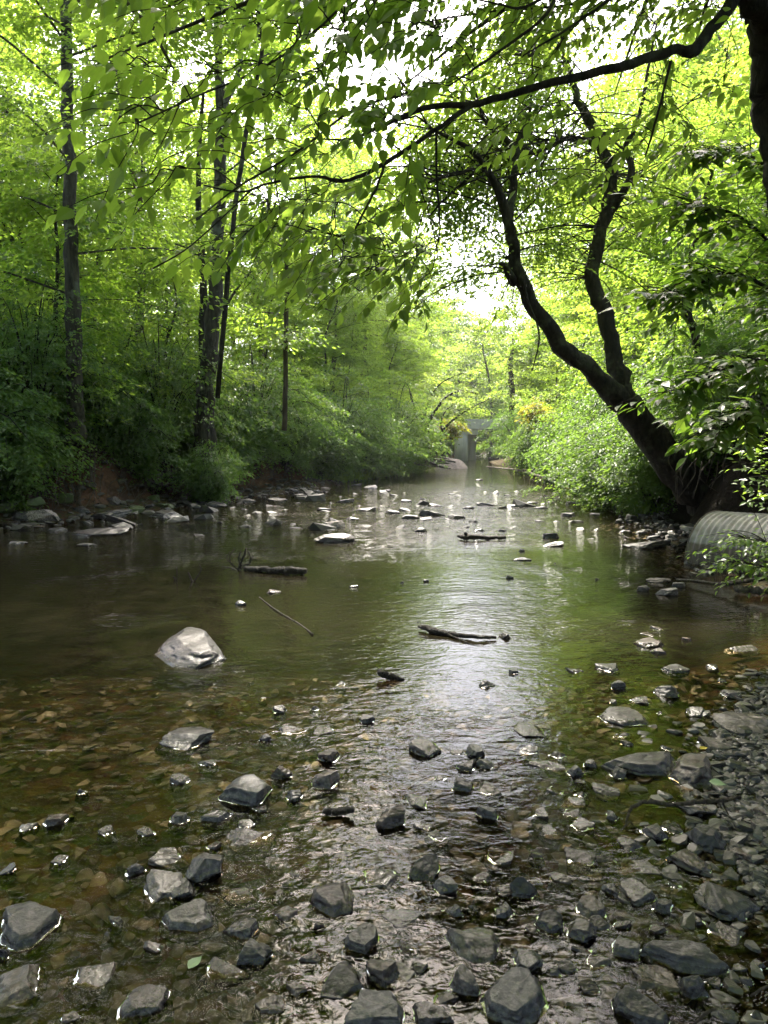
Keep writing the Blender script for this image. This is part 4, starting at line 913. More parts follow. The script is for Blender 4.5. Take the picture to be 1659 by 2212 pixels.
def add_rock(cx, cy_, w_, h_, kind, shape='chunk', label=None, poly=None, seed=None, z0=0.0, bury=.06, hz=None, cat='rock', name='rock', anchor=None, yaw=None):
    """a rock seen at (cx, cy) with size w x h in the picture, standing on level z0"""
    seed = seed if seed is not None else int(cx * 131 + cy_ * 17)
    rng = np.random.default_rng(seed)
    b = G(cx, cy_ + h_ / 2, z0); dist = np.linalg.norm(b - [0, 0, CAM_H]); el = math.asin((CAM_H - z0) / dist)
    wid, hh = w_ * dist / FPX, h_ * dist / FPX
    dmax = hh / math.sin(el)
    fr_ = dict(slab=.95, chunk=.84, upright=.7, round=.85)[shape]
    dep = min(fr_ * dmax, wid * (1.15 if shape == 'slab' else .95)); dep = max(dep, .25 * wid)
    if el < .2: dep = wid * .55
    ht = max((hh - dep * math.sin(el)) / math.cos(el), (.08 if shape == 'slab' else .16) * min(wid, dep)); ht = min(ht, dict(slab=.18, chunk=.37, round=.30, upright=.52)[shape] * wid)
    if hz: ht = hz
    c = b + np.array([b[0], b[1], 0]) / max(np.hypot(b[0], b[1]), .1) * dep * .5
    pl = None
    if poly is not None:
        pg = np.array([G(a, b_, z0 + ht * .55)[:2] for a, b_ in poly]); lo, hi = pg.min(0), pg.max(0)
        ctr = (lo + hi) / 2; wid, dep = (hi - lo); c = np.array([ctr[0], ctr[1], z0]); pl = (pg - ctr) / (hi - lo) * 2
    big = w_ > 30
    v, f = rock_verts(rng, shape, 5 if big else (4 if w_ > 16 else 3), pl)
    tot = ht + bury; v = v * [wid * 1.06, dep * 1.06, tot]
    yaw_ = yaw if yaw is not None else (0 if poly is not None else math.atan2(-c[0], c[1]) * 0)
    if shape == 'slab' and poly is None: v[:, 2] += v[:, 0] * rng.normal(0, .12) + v[:, 1] * rng.normal(-.03, .1)
    g_ = Geo(); g_.add(v, f); me_ = g_.mesh(name)
    o = obj(name, me_, ROCK[kind]); o.location = (float(c[0]), float(c[1]), float(z0 + tot / 2 - bury)); o.rotation_euler = (0, 0, yaw_)
    tag(o, label, cat)
    R_ALL.append(dict(o=o, x=cx, y=cy_, w=w_, h=h_, kind=kind, shape=shape, label=label, anchor=anchor, foot=(c, wid, dep, ht)))
    return o
def hit(px, py):
    """height of the ground or water first met by the line of sight"""
    d = ray(px, py); s = np.linspace(1.2, 60, 1200); q = np.array([0, 0, CAM_H]) + d * s[:, None] / d[1]
    hh = np.maximum(terrain(q[:, 0], q[:, 1])[0], 0); i = int(np.argmax(q[:, 2] < hh)); return float(hh[i])
# --- the ones that can be told apart: picture place and size, stone, shape, label, short name for what lies round it, outline
BIGROCKS = [
 (1112, 2148, 155, 120, 'blue', 'slab', 'largest smooth blue-grey slab at the near edge of the stream', 'the large blue-grey slab', [(1036, 2133), (1060, 2116), (1086, 2089), (1156, 2089), (1169, 2103), (1186, 2153), (1169, 2176), (1126, 2206), (1086, 2199), (1043, 2179)]),
 (1024, 2032, 142, 92, 'grey', 'chunk', 'big pale grey wedge-shaped rock with a pointed corner, behind the large blue-grey slab', 'the big pale wedge rock', [(950, 2004), (1033, 1988), (1066, 1986), (1090, 2012), (1093, 2043), (1080, 2066), (1030, 2076), (1003, 2059), (966, 2033)]),
 (780, 2021, 90, 62, 'grey', 'slab', 'pale angular slab with a dark front edge, beside the big pale wedge rock', 'the pale angular slab', [(735, 2019), (790, 1991), (823, 2009), (820, 2026), (791, 2053), (740, 2036)]),
 (66, 1991, 134, 95, 'slate', 'slab', 'broad dark slate slab lying in the near shallows far from the gravel bank', 'the broad dark slate slab', [(0, 1972), (20, 1956), (67, 1944), (133, 1963), (130, 1979), (67, 2029), (33, 2038), (0, 2023)]),
 (407, 1976, 124, 64, 'grey', 'slab', 'wet grey-brown slab with a thick layered edge, in front of the tilted pale stone', 'the thick layered slab', [(345, 1976), (433, 1944), (463, 1953), (467, 1989), (430, 2006), (360, 1999)]),
 (722, 1930, 108, 80, 'purple', 'chunk', 'big rough brown rock standing in the bright sky reflection', 'the big rough brown rock', [(666, 1923), (686, 1903), (753, 1891), (773, 1926), (773, 1958), (723, 1969), (670, 1946)]),
 (1482, 2056, 206, 70, 'slate', 'slab', 'long dark flat slab with a ragged edge, longest stone of the near shallows', 'the long ragged slab', [(1379, 2039), (1399, 2023), (1459, 2026), (1539, 2046), (1586, 2079), (1523, 2096), (1473, 2076), (1383, 2066)]),
 (1386, 2172, 136, 76, 'slate', 'slab', 'dark ridged slab tilted in the water at the near edge, below the tan wedge', 'the dark ridged slab', [(1318, 2146), (1339, 2134), (1383, 2143), (1453, 2189), (1439, 2209), (1373, 2199), (1326, 2169)]),
 (410, 1395, 142, 80, 'slate', 'round', 'single grey rounded boulder alone in the open pool', 'the boulder in the pool', [(338, 1394), (362, 1368), (410, 1357), (450, 1365), (473, 1390), (482, 1412), (430, 1428), (380, 1422)]),
 (1339, 1545, 126, 42, 'grey', 'slab', 'pale flat slab lying by itself in the water beyond the gravel bank', 'the pale flat slab by the gravel', [(1277, 1540), (1310, 1525), (1360, 1526), (1395, 1545), (1400, 1560), (1340, 1563), (1300, 1553)]),
 (1376, 1645, 160, 50, 'slate', 'slab', 'long dark pointed slab reaching from the gravel bank into the water', 'the long pointed slab', [(1296, 1646), (1339, 1633), (1453, 1621), (1456, 1643), (1439, 1666), (1386, 1666)]),
 (1485, 1652, 84, 72, 'brown', 'chunk', 'squarish brown block at the end of the long pointed slab', 'the squarish brown block', [(1459, 1619), (1513, 1619), (1526, 1683), (1473, 1686), (1446, 1673)]),
 (816, 2178, 128, 80, 'blue', 'slab', 'big green-grey flat rock cut by the lower picture edge', 'the big green-grey flat rock', [(766, 2149), (786, 2139), (863, 2148), (876, 2169), (880, 2212), (740, 2210), (743, 2186)]),
 (938, 2186, 116, 56, 'purple', 'round', 'purplish rough rock between the green-grey flat rock and the large blue-grey slab', 'the purplish rough rock', [(880, 2163), (930, 2158), (973, 2179), (996, 2203), (886, 2212)]),
 (843, 1733, 58, 118, 'brown', 'upright', 'tall knobbly upright stone standing in the bright reflection', 'the tall knobbly stone', None),
 (360, 1913, 84, 82, 'pale', 'slab', 'pale flat stone tilted up on a small dark one', 'the tilted pale stone', None),
 (608, 1646, 42, 78, 'brown', 'upright', 'narrow upright brown stone like a post, in the middle shallows', 'the narrow upright stone', None),
 (700, 1674, 64, 64, 'purple', 'chunk', 'blocky reddish-brown stone near the narrow upright one', 'the blocky reddish stone', None),
 (530, 1704, 96, 74, 'blue', 'round', 'rounded grey-green boulder half sunk in the shallows', 'the rounded grey-green boulder', None),
 (400, 1592, 110, 56, 'slate', 'chunk', 'dark craggy rock standing in the bright glitter below the pool boulder', 'the dark craggy rock', None),
 (1133, 1900, 56, 92, 'black', 'upright', 'tall dark pointed stone, taller than those round it', 'the dark pointed stone', None),
 (1576, 1953, 110, 72, 'black', 'chunk', 'black craggy rock at the foot of the gravel bank', 'the black craggy rock', None),
 (1526, 1816, 78, 62, 'black', 'chunk', 'dark jagged rock on the edge of the gravel bank under the crooked stick', 'the dark jagged rock', None),
 (1483, 1858, 76, 54, 'brown', 'slab', 'flat brown slab leaning against the dark jagged rock', 'the leaning brown slab', None),
 (1610, 1843, 88, 48, 'tan', 'slab', 'tan flat slab lying on the wet gravel by the dark jagged rock', 'the tan slab on the gravel', None),
 (313, 2174, 94, 66, 'purple', 'chunk', 'angular purplish block with dark sides, at the near edge', 'the angular purplish block', None),
 (38, 2128, 92, 92, 'tan', 'slab', 'pale brown slab half under water in the near corner', 'the pale brown corner slab', None),
 (1426, 2126, 88, 52, 'tan', 'slab', 'tan wedge-shaped stone leaning between two dark ones', 'the tan wedge', None),
 (1489, 2122, 54, 78, 'slate', 'upright', 'upright dark stone leaning against the tan wedge', 'the leaning dark stone', None),
 (746, 2127, 96, 74, 'slate', 'chunk', 'long dark brown rock lying aslant above the green-grey flat rock', 'the slanting dark rock', None),
 (866, 2104, 62, 40, 'white', 'round', 'small shiny near-white stone beside the reddish one', 'the near-white stone', None),
 (830, 2112, 70, 62, 'brown', 'chunk', 'reddish dark stone wedged against the slanting dark rock', 'the reddish wedged stone', None),
 (95, 1102, 64, 50, 'white', 'chunk', 'bright white boulder at the foot of the left clay bank', 'the white boulder', None),
 (236, 1105, 84, 36, 'slate', 'slab', 'dark layered slab at the foot of the left bank beside the white boulder', 'the dark layered bank slab', None),
 (200, 1149, 146, 16, 'slate', 'slab', 'long low dark ledge just off the left bank', 'the long low ledge', None),
 (725, 1161, 90, 26, 'slate', 'slab', 'flat grey slab awash in the riffle near the white rock', 'the flat slab in the riffle', None),
 (722, 1131, 46, 18, 'white', 'round', 'small whitish rock in the riffle', 'the whitish riffle rock', None),
 (1399, 1176, 94, 18, 'grey', 'slab', 'flat grey slab on the gravel in front of the culvert', 'the flat slab by the culvert', None),
 (1605, 1560, 100, 60, 'grey', 'slab', 'large flat grey slab lying on the gravel bank at the picture edge', 'the large slab on the gravel bank', None),
 (1563, 1612, 70, 46, 'grey', 'slab', 'grey flat stone on the gravel bank in front of the large slab there', 'the grey stone on the gravel bank', None),
]
for (cx, cy_, w_, h_, kd, sh, lb, an, pl) in BIGROCKS:
    z0 = 0.0
    if (cx > 1430 and 1500 < cy_ < 1900) or cy_ < 1180: z0 = hit(cx, cy_ + h_ / 2)
    add_rock(cx, cy_, w_, h_, kd, sh, lb, pl, z0=z0, anchor=an, hz=(.10 if cx == 410 else (.036 if pl and sh == 'slab' and w_ < 130 else (.048 if pl and sh == 'slab' else None))), bury=.07)
# --- smaller ones: place, size, stone, shape
SMALL = """10 2050 26 42 slate u|197 2113 76 52 tan s|393 1926 56 38 black c|293 1877 38 34 slate c|370 1853 68 34 pale s|442 1875 66 62 grey u|517 1934 72 30 brown s|523 2006 70 56 grey s
553 2058 60 58 black c|483 2099 96 36 brown s|230 2021 22 15 pale c|153 2204 40 20 tan s|12 1882 34 22 black s|820 1897 80 52 slate s|916 1873 64 62 black c|960 1911 46 42 slate c|1080 1857 60 30 pale s
616 1976 46 30 tan r|873 1989 84 36 slate s|976 1969 50 40 grey c|1000 2119 54 68 grey u|958 2156 50 36 brown c|1090 1969 42 36 slate r|1023 1962 27 18 black c|1140 2077 76 54 blue c
1263 1860 76 44 black s|1380 1878 84 30 slate s|1378 1926 62 62 grey s|1322 1916 34 44 slate c|1354 1944 50 30 slate s|1431 1961 42 36 slate c|1276 1962 56 56 brown r|1294 1993 36 34 slate r
1189 1994 64 52 black c|1254 2008 70 56 grey c|1349 2051 54 42 slate r|1226 2078 38 52 slate r|1288 2081 60 34 purple c|1197 2099 24 26 grey c|1263 2054 46 14 grey s|1573 2196 60 36 slate c
1639 2091 36 24 slate c|1596 2093 30 17 grey r|1611 2121 30 24 brown r|1639 2199 28 26 slate c|1566 2016 72 46 purple s|450 1648 38 18 black r|393 1683 44 26 slate r|177 1709 23 17 slate c|120 1764 38 40 brown r
472 1763 62 30 blue r|387 1762 42 40 grey r|530 1782 40 20 brown r|540 1815 92 36 purple s|697 1576 58 28 slate s|633 1580 66 15 slate s|575 1591 28 22 grey c|711 1631 46 36 purple c|635 1713 36 38 black c
770 1619 48 9 grey s|811 1614 30 11 slate s|923 1613 76 48 grey s|1025 1621 44 34 black r|1010 1654 48 30 slate c|1046 1646 34 30 slate c|986 1626 26 15 grey s|905 1732 62 38 grey s|996 1694 48 38 slate c
1056 1709 64 30 black s|1051 1754 46 36 slate c|951 1681 30 14 black r|916 1788 44 18 grey s|943 1809 48 28 black s|737 1852 44 22 slate s|1143 1576 72 32 slate s|1141 1621 40 24 slate s|1203 1631 44 24 grey c
1180 1655 70 24 grey s|1243 1660 38 38 slate c|1274 1648 30 22 brown r|1441 1616 30 15 black c|1336 1666 38 34 slate c|1310 1706 50 32 grey s|1253 1689 50 10 black s|1196 1708 44 20 grey s|1256 1718 38 17 slate c
1233 1731 50 22 grey s|1164 1754 32 30 slate s|1234 1760 44 26 tan s|1253 1785 54 30 grey s|1193 1800 54 28 grey s|1324 1763 30 22 slate c|1493 1744 72 34 grey s|1583 1744 52 38 slate s|1413 1794 46 44 slate c
1453 1793 52 24 black s|1360 1826 50 36 slate s|1643 1746 40 44 brown r|1643 1784 38 32 grey r|1643 1829 32 20 grey r|1640 1668 40 26 slate c|1630 1690 36 18 brown s|1646 1715 28 22 slate c
1441 1487 50 38 slate c|1379 1510 36 24 grey s|1336 1473 34 32 black c|1324 1512 18 16 pale c|1314 1440 48 24 slate s|1241 1447 36 16 slate s|1456 1444 48 20 black r|1404 1389 60 20 brown r|1421 1403 28 20 pale r
1399 1371 30 9 pale s|1421 1357 28 8 pale s|1484 1380 20 10 tan r|1386 1266 28 22 grey c|1441 1278 40 20 grey c|1421 1252 46 14 purple s|1466 1262 30 15 slate r|1091 1372 30 20 black c|1051 1477 34 21 black c
1109 1450 20 13 black c|889 1113 42 16 slate s|936 1108 60 15 slate s|985 1114 40 14 black s|909 1142 26 15 black c|1034 1141 26 14 slate s|1191 1157 36 14 black c|1194 1176 44 11 slate s|1128 1188 14 7 black c
1128 1207 40 9 black s|1199 1215 9 6 black c|1101 1246 18 8 black c|904 1342 11 5 black c|869 1255 11 10 black c|920 1254 13 6 black c|1350 1147 30 9 grey s|1290 1250 12 7 black c|185 1176 42 8 slate s|40 1171 32 10 slate s
603 1532 32 20 slate c|680 1530 22 14 grey c|793 1545 32 38 slate c|735 1478 26 11 grey s|592 1277 30 11 pale s|520 1302 24 14 black c|765 1265 20 8 slate s|567 1510 18 8 grey s|15 1079 36 44 moss c|46 1082 38 42 moss c
137 1061 44 38 moss r|80 1071 34 30 moss c|46 1110 44 26 slate c|290 1095 44 26 moss c|172 1093 46 24 slate s|75 1119 32 16 moss r|54 1134 28 10 tan s|86 1136 20 7 tan s|352 1092 52 10 moss s|433 1074 66 16 moss s
280 1129 84 12 slate s|358 1112 70 16 slate s|470 1090 50 10 slate s|530 1082 44 9 slate s|600 1078 40 8 slate s|645 1070 36 8 slate s|20 1128 34 12 brown s|120 1144 50 8 slate s|240 1075 36 24 brown c|330 1072 30 18 moss c
390 1072 30 14 brown c|500 1066 30 12 moss s|560 1066 26 10 brown s|770 1046 22 7 slate s|800 1052 30 7 slate s|830 1060 26 6 slate s|745 1082 40 8 slate s|790 1100 44 9 black s|850 1106 36 8 black s|700 1100 30 7 slate s
760 1119 30 8 slate s|1060 1090 60 7 black s|1120 1092 50 7 black s|1170 1096 30 6 black s|1150 1085 22 6 slate s|1010 1096 26 6 black s|945 1091 40 6 slate s|880 1082 28 5 slate s|1310 1055 30 10 grey r|1035 1035 18 6 pale s
1540 1440 22 12 slate s|1605 1405 66 10 grey s|1560 1470 20 10 slate c|1425 1540 12 8 grey c|1340 1590 40 12 grey s|1355 1605 24 14 slate c|1505 1540 36 22 slate s|1580 1500 40 20 slate c|1560 1650 30 20 slate c
1600 1640 26 14 slate s|1545 1700 40 18 grey s|1590 1690 24 16 brown s|1520 1880 36 22 slate c|1650 1900 30 20 slate s|1540 1900 40 16 slate s|1625 1890 34 18 grey s|1460 1915 24 16 grey c|640 1890 26 16 grey s
600 1930 24 14 tan r|560 1745 34 20 brown s|250 1990 30 14 brown s|330 2050 34 16 tan s|130 1860 30 16 brown s|230 1800 34 14 brown s|60 1790 30 14 brown s|320 1800 40 18 brown s|460 1830 30 14 brown s|670 2070 40 20 brown s
640 2140 50 30 tan s|580 2180 60 34 tan s|690 2000 26 14 brown s|880 2050 44 22 brown s|910 2095 30 18 brown s|1040 1900 40 18 brown s|1090 1930 36 16 brown s|1160 1850 30 12 brown s|1210 1900 44 20 brown s|1310 1860 40 18 brown s
1420 2010 36 16 brown s|1340 2000 36 14 brown s|1150 2010 30 14 brown s|1280 2140 44 18 brown s|1240 2180 40 20 slate s|1500 1990 40 18 brown s|1540 2130 34 16 brown s|1540 2170 30 18 slate s"""
SHP = dict(s='slab', c='chunk', u='upright', r='round')
KW = dict(slate='dark grey', blue='blue-grey', black='black', brown='brown', purple='purplish', pale='pale', white='white', tan='tan', moss='mossy', grey='grey')
SW = dict(slab='flat stone', chunk='angular stone', upright='upright stone', round='rounded stone')
for ent in SMALL.replace('\n', '|').split('|'):
    a = ent.split(); cx, cy_, w_, h_ = map(float, a[:4]); z0 = 0.0
    if cy_ < 1215 and 600 < cx < 1330 and a[4] in ('slate', 'grey'): a[4] = 'black'
    z0 = hit(cx, cy_ + h_ / 2) if cy_ < 1960 else 0.0
    add_rock(cx, cy_, w_, h_, a[4], SHP[a[5]], None, None, z0=z0, bury=.05 if cy_ > 1200 else .1, hz=(.012 if a[4] in ('brown', 'tan') and a[5] == 's' and cy_ > 1780 and w_ < 62 else None))
anchors = [r for r in R_ALL if r['anchor']]
used = {}
for r in sorted([r for r in R_ALL if not r['label']], key=lambda r: -r['w']):
    sz = 'broad' if r['w'] > 68 else ('medium' if r['w'] > 42 else ('small' if r['w'] > 24 else 'tiny'))
    cand = sorted(anchors, key=lambda q: ((q['x'] - r['x'])**2 + ((q['y'] - r['y']) * 1.6)**2))
    done = False
    for q in cand[:4]:
        dx, dy = r['x'] - q['x'], r['y'] - q['y']
        gap = math.hypot(dx, dy)
        side = 'upstream of' if dy < -abs(dx) * .5 else ('in front of' if dy > abs(dx) * .5 else ('on the gravel-bank side of' if dx > 0 else 'on the left-bank side of'))
        near = 'just ' if gap < 110 else ('a little ' if gap < 240 else 'well ')
        if side.startswith('on'): near = {'just ': 'close by, ', 'a little ': '', 'well ': 'farther off '}[near]
        lab_ = f"{sz} {KW[r['kind']]} {SW[r['shape']]} {near}{side} {q['anchor']}"
        if lab_ not in used: done = True; break
    if not done:
        i_ = 0
        while lab_ in used: 
            i_ += 1; lab_ = f"{sz} {KW[r['kind']]} {SW[r['shape']]} between {cand[i_ % 5]['anchor']} and {cand[(i_ + 1) % 6]['anchor']}"
            if i_ > 12: lab_ += ' too'
    if len(lab_.split()) > 16: lab_ = lab_.replace(' well upstream of', ' beyond').replace(' well in front of', ' before').replace('farther off on the', 'off the').replace('close by, on the', 'on the').replace('a little ', '').replace('just ', '').replace(' the gravel-bank side of', ' gravel side of').replace(' the left-bank side of', ' far side of').replace('  ', ' ')
    used[lab_] = 1; r['label'] = lab_; r['o']['label'] = lab_; r['o']['group'] = 'loose stones in the stream'
# --- cobbles of the bed and gravel too many to count
def scatter(name, n, place, size, flat, kind_mat, seed, sub=2, lift=0.0):
    rng = np.random.default_rng(seed); g_ = Geo(); v0s = [rock_verts(np.random.default_rng(900 + i), ('slab', 'chunk')[i % 2], sub) for i in range(10)]
    pts = place(rng, n); Z = terrain(pts[:, 0], pts[:, 1])[0]
    for i, (x, y) in enumerate(pts):
        v, f = v0s[int(rng.integers(0, 10))]; s = size(rng, y) ; a = rng.uniform(0, 6.28)
        v = v * [s, s * rng.uniform(.55, .95), s * flat * rng.uniform(.6, 1.3)]
        v[:, 2] += v[:, 0] * rng.normal(0, .2)
        R = np.array([[math.cos(a), -math.sin(a), 0], [math.sin(a), math.cos(a), 0], [0, 0, 1]])
        g_.add(v @ R.T + [x, y, Z[i] + s * flat * .25 + lift], f, None, np.full(len(f), rng.random()))
    return tag(obj(name, g_.mesh(name, sub > 3), kind_mat), kind='stuff')
def cob_mat(name, a, b, c, rough=.5):
    k = NM(name); r = k.attr('rnd').outputs['Fac']; n = k.noise(k.pos, 30, 5, .7)
    col = k.ramp(r, [(0, a), (.5, b), (1, c)]); k.put(k.b.inputs['Base Color'], k.mix(k.math('MULTIPLY', n, .6), col, a))
    k.b.inputs['Roughness'].default_value = rough; k.put(k.b.inputs['Normal'], k.bump(n, .6, .006)); return k.m
M_COB = cob_mat('bed_cobble', (.024, .018, .012), (.055, .040, .025), (.085, .065, .042), .6)
M_GRAV = cob_mat('dark_gravel', (.016, .014, .013), (.045, .04, .036), (.10, .092, .085), .42)
def in_wedge(rng, n, y0, y1, pw=1.0):
    o = []
    while len(o) < n:
        y = y0 + (y1 - y0) * rng.random()**pw; x = rng.uniform(-.58, .58) * y - 0
        o.append((x, y))
    return np.array(o)
def wet(rng, n): 
    p = in_wedge(rng, n * 2, 1.45, 5.2, 1.7); d = sdist(p[:, 0], p[:, 1], RIGHT, False); return p[d < .15][:n]
scatter('streambed_cobbles', 1700, wet, lambda r, y: min(r.lognormal(-3.05, .6), .085) * (1 + .12 * (y - 2)), .17, M_COB, 21)
def shards(rng, n):
    o = []
    while len(o) < n:
        y = 1.5 + 3.6 * rng.random()**1.15; x = rng.uniform(-.56, .56) * y
        if rng.random() < (.30 + .7 * min(1, max(0, (x / y + .28) / .5))) and float(sdist(np.array([x]), np.array([y]), RIGHT, False)[0]) < .3: o.append((x, y))
    return np.array(o)
scatter('shallow_shards', 900, shards, lambda r, y: min(r.lognormal(-3.0, .40), .075) * (1 + .06 * y), .3, cob_mat('dark_shard', (.018, .015, .013), (.05, .042, .036), (.10, .088, .078), .32), 26, 3, .012)
def bar(rng, n):
    p = in_wedge(rng, n * 14, 1.6, 6.3, 1.2); d = sdist(p[:, 0], p[:, 1], RIGHT, False); return p[(d > -.12) & (d < 2.0)][:n]
scatter('bank_gravel', 5200, bar, lambda r, y: min(r.lognormal(-3.9, .65), .075), .42, M_GRAV, 22, 2)
def bar2(rng, n):
    p = np.column_stack([rng.uniform(2.5, 7.5, n * 14), rng.uniform(8.6, 15.5, n * 14)]); d = sdist(p[:, 0], p[:, 1], RIGHT, False); return p[(d > -.9) & (d < .5)][:n]
scatter('culvert_gravel', 900, bar2, lambda r, y: r.lognormal(-2.45, .45), .45, M_GRAV, 23, 1)
def riffle(rng, n):
    p = np.column_stack([rng.uniform(-7, 7, n * 9), rng.uniform(10.5, 26, n * 9)]); d = np.minimum(-sdist(p[:, 0], p[:, 1], RIGHT, False), -sdist(p[:, 0], p[:, 1], LEFT, True)); return p[(d > -.4)][:n]
scatter('riffle_stones', 1100, riffle, lambda r, y: r.lognormal(-2.0, .5), .5, cob_mat('riffle_stone', (.010, .009, .008), (.028, .025, .022), (.055, .05, .045), .6), 24, 1, .07)
def lshelf(rng, n):
    p = np.column_stack([rng.uniform(-10, 3, n * 9), rng.uniform(11.5, 40, n * 9)]); d = sdist(p[:, 0], p[:, 1], LEFT, True); return p[(d > -.35) & (d < 1.5)][:n]
scatter('shelf_stones', 900, lshelf, lambda r, y: r.lognormal(-2.05, .55), .35, cob_mat('shelf_stone', (.018, .014, .011), (.045, .037, .029), (.08, .067, .053), .65), 25, 2)
# ------------------------------------------------------------------ culvert
rng = np.random.default_rng(31)
e = P(1546, 1213, 9.75); d = np.array([.5, -.866, .03]); d /= np.linalg.norm(d); rad0 = .635
e = e * [1, 1, 0] + [0, 0, .02]
s2 = unit(np.cross(d, [0, 0, 1.0])); u2 = np.cross(s2, d)
nL, nA = 300, 96
t = np.linspace(0, 3.1, nL); rr_ = rad0 + .012 * np.sin(t * 2 * math.pi / .088)
an = np.linspace(0, 2 * math.pi, nA, endpoint=False)
def shell(g, rr_, flip=False):
    V = e + t[:, None, None] * d + rr_[:, None, None] * (np.cos(an)[None, :, None] * s2 + np.sin(an)[None, :, None] * u2)
    i = np.arange(nL - 1)[:, None] * nA; j = np.arange(nA)[None]; kx = (j + 1) % nA
    q = np.stack([i + j, i + kx, i + nA + kx, i + nA + j], -1).reshape(-1, 4); g.add(V.reshape(-1, 3), None, q[:, ::-1] if flip else q)
cv = thing('culvert_pipe', 'half-sunk corrugated metal culvert pipe with a brown waterline stain, by the right bank', 'pipe', tuple(float(v) for v in e))
g = Geo(); shell(g, rr_); shell(g, rr_ - .004, True)
k = NM('galvanised'); n = k.noise(k.pos, 5, 6, .7); n2 = k.noise(k.scaled(k.pos, (14, 14, 3)), 1.0, 4, .6)
pz = k.n('SeparateXYZ'); k.t.links.new(k.pos, pz.inputs[0])
col = k.mix(k.ramp(n, [(.35, 0), (.65, 1)]), (.16, .15, .15), (.29, .275, .27)); col = k.mix(k.ramp(n2, [(.48, 0), (.75, .45)]), col, (.12, .08, .055))
st = k.ramp(k.math('ADD', pz.outputs[2], k.math('MULTIPLY', n, .05)), [(.285, 1), (.31, 0)])
col = k.mix(k.math('MULTIPLY', st, .9), col, k.mix(n2, (.05, .038, .026), (.11, .085, .06)))
k.put(k.b.inputs['Base Color'], col); k.b.inputs['Metallic'].default_value = .25; k.b.inputs['Roughness'].default_value = .55; k.put(k.b.inputs['Normal'], k.bump(n, .3, .01))
obj('barrel', g.mesh('barrel', True, e), k.m, cv)
g = Geo(); a2 = np.linspace(0, 2 * math.pi, 65); ringp = e - d * .004 + (rad0 + .006) * (np.cos(a2)[:, None] * s2 + np.sin(a2)[:, None] * u2)
tube(g, ringp, .013, 8); obj('end_rim', g.mesh('rim', True, e), M_DRIFT, cv)

# ------------------------------------------------------------------ driftwood, logs and sticks
def log(name, label, pts, mat=M_WETWOOD, group=None, cat='log', n=26, s=9, rough=.10, subs=()):
    g_ = Geo(); q = px_tube(g_, pts, n, s, rng, rough)
    for b in subs: px_tube(g_, b, 14, 6, rng, .06)
    o = obj(name, g_.mesh(name, True, q[0]), mat); o.location = tuple(float(v) for v in q[0]); tag(o, label, cat, group); return o
def gp(px, py, wd, z=0.0):
    q = G(px, py, z); return (px, py, float(q[1]), wd)
log('log', 'dark waterlogged log lying across the bright reflection in the pool', [gp(905, 1353, 8, .03), gp(935, 1361, 15, .03), gp(975, 1370, 11, .02), gp(1030, 1375, 9, .03), gp(1072, 1377, 6, .02)], subs=[[gp(962, 1368, 5, .02), gp(1000, 1384, 3, .01), gp(1022, 1393, 2, 0)]])
log('log', 'short smooth dark log in the shallow run behind the pool boulder', [gp(528, 1229, 10, .03), gp(570, 1230, 14, .04), gp(620, 1232, 16, .05), gp(660, 1234, 15, .05)])
log('log', 'dark log with a stub lying in the riffle midstream', [gp(990, 1158, 7, .05), gp(1015, 1160, 13, .06), gp(1050, 1161, 10, .05), gp(1092, 1161, 8, .05)], subs=[[gp(1008, 1158, 9, .06), gp(1005, 1150, 6, .14)]])
log('log', 'short dark log end tilted up out of the pool below the floating log', [gp(820, 1452, 14, .05), gp(838, 1460, 15, .03), gp(872, 1468, 8, 0)])
log('log', 'dark flat driftwood piece beside the flat slab in the riffle', [gp(690, 1163, 6, .04), gp(730, 1167, 9, .04), gp(764, 1166, 10, .05)])
log('stick', 'thick dark stick lying aslant in the shallows below the narrow upright stone', [gp(697, 1752, 12, .02), gp(728, 1754, 17, .02), gp(762, 1748, 15, .03)], cat='stick')
def snag(label, px, py, parts, wd=4):
    b = G(px, py); g_ = Geo()
    for pts in parts: 
        ps = [(a, c_, b[1] + dy, w_) for a, c_, dy, w_ in pts]; px_tube(g_, ps, 14, 5, rng, .08)
    o = obj('twig_snag', g_.mesh('snag', True, b), M_WETWOOD); o.location = tuple(float(v) for v in b); tag(o, label, 'snag')
snag('tangled bare twigs sticking up out of the water at the end of the short log', 518, 1232, [
    [(515, 1236, 0, 6), (520, 1215, 0, 5), (528, 1200, 0, 5), (532, 1184, 0, 3)], [(518, 1232, 0, 4), (500, 1218, -.1, 3), (497, 1200, -.1, 3), (508, 1185, -.1, 2)], [(520, 1228, 0, 4), (535, 1222, .1, 3), (541, 1205, .1, 3), (536, 1190, .1, 2)],
    [(515, 1234, 0, 4), (495, 1226, .1, 3), (478, 1224, .1, 2)], [(520, 1222, 0, 3), (540, 1216, 0, 2.5), (546, 1200, 0, 2)], [(522, 1230, 0, 3), (516, 1206, .05, 3), (520, 1190, .05, 2)], [(500, 1218, 0, 3), (490, 1206, 0, 2), (496, 1192, 0, 1.5)]])
snag('pair of small black stub twigs standing in the shallow run', 408, 1256, [
    [(416, 1258, 0, 5), (411, 1246, 0, 4), (406, 1236, 0, 3)], [(418, 1258, 0, 4), (426, 1246, 0, 3), (434, 1232, 0, 2.5), (432, 1220, 0, 2)], [(380, 1262, .1, 4), (378, 1250, .1, 4), (374, 1246, .1, 3)], [(381, 1256, .1, 3), (382, 1236, .1, 2), (381, 1226, .1, 2)]])
log('branch', 'thin sunken branch slanting under the water behind the pool boulder', [gp(560, 1290, 2, 0), gp(600, 1320, 3, .01), (650, 1350, G(650, 1350)[1], 3), gp(676, 1370, 4, .01)], cat='branch', n=20, s=6)
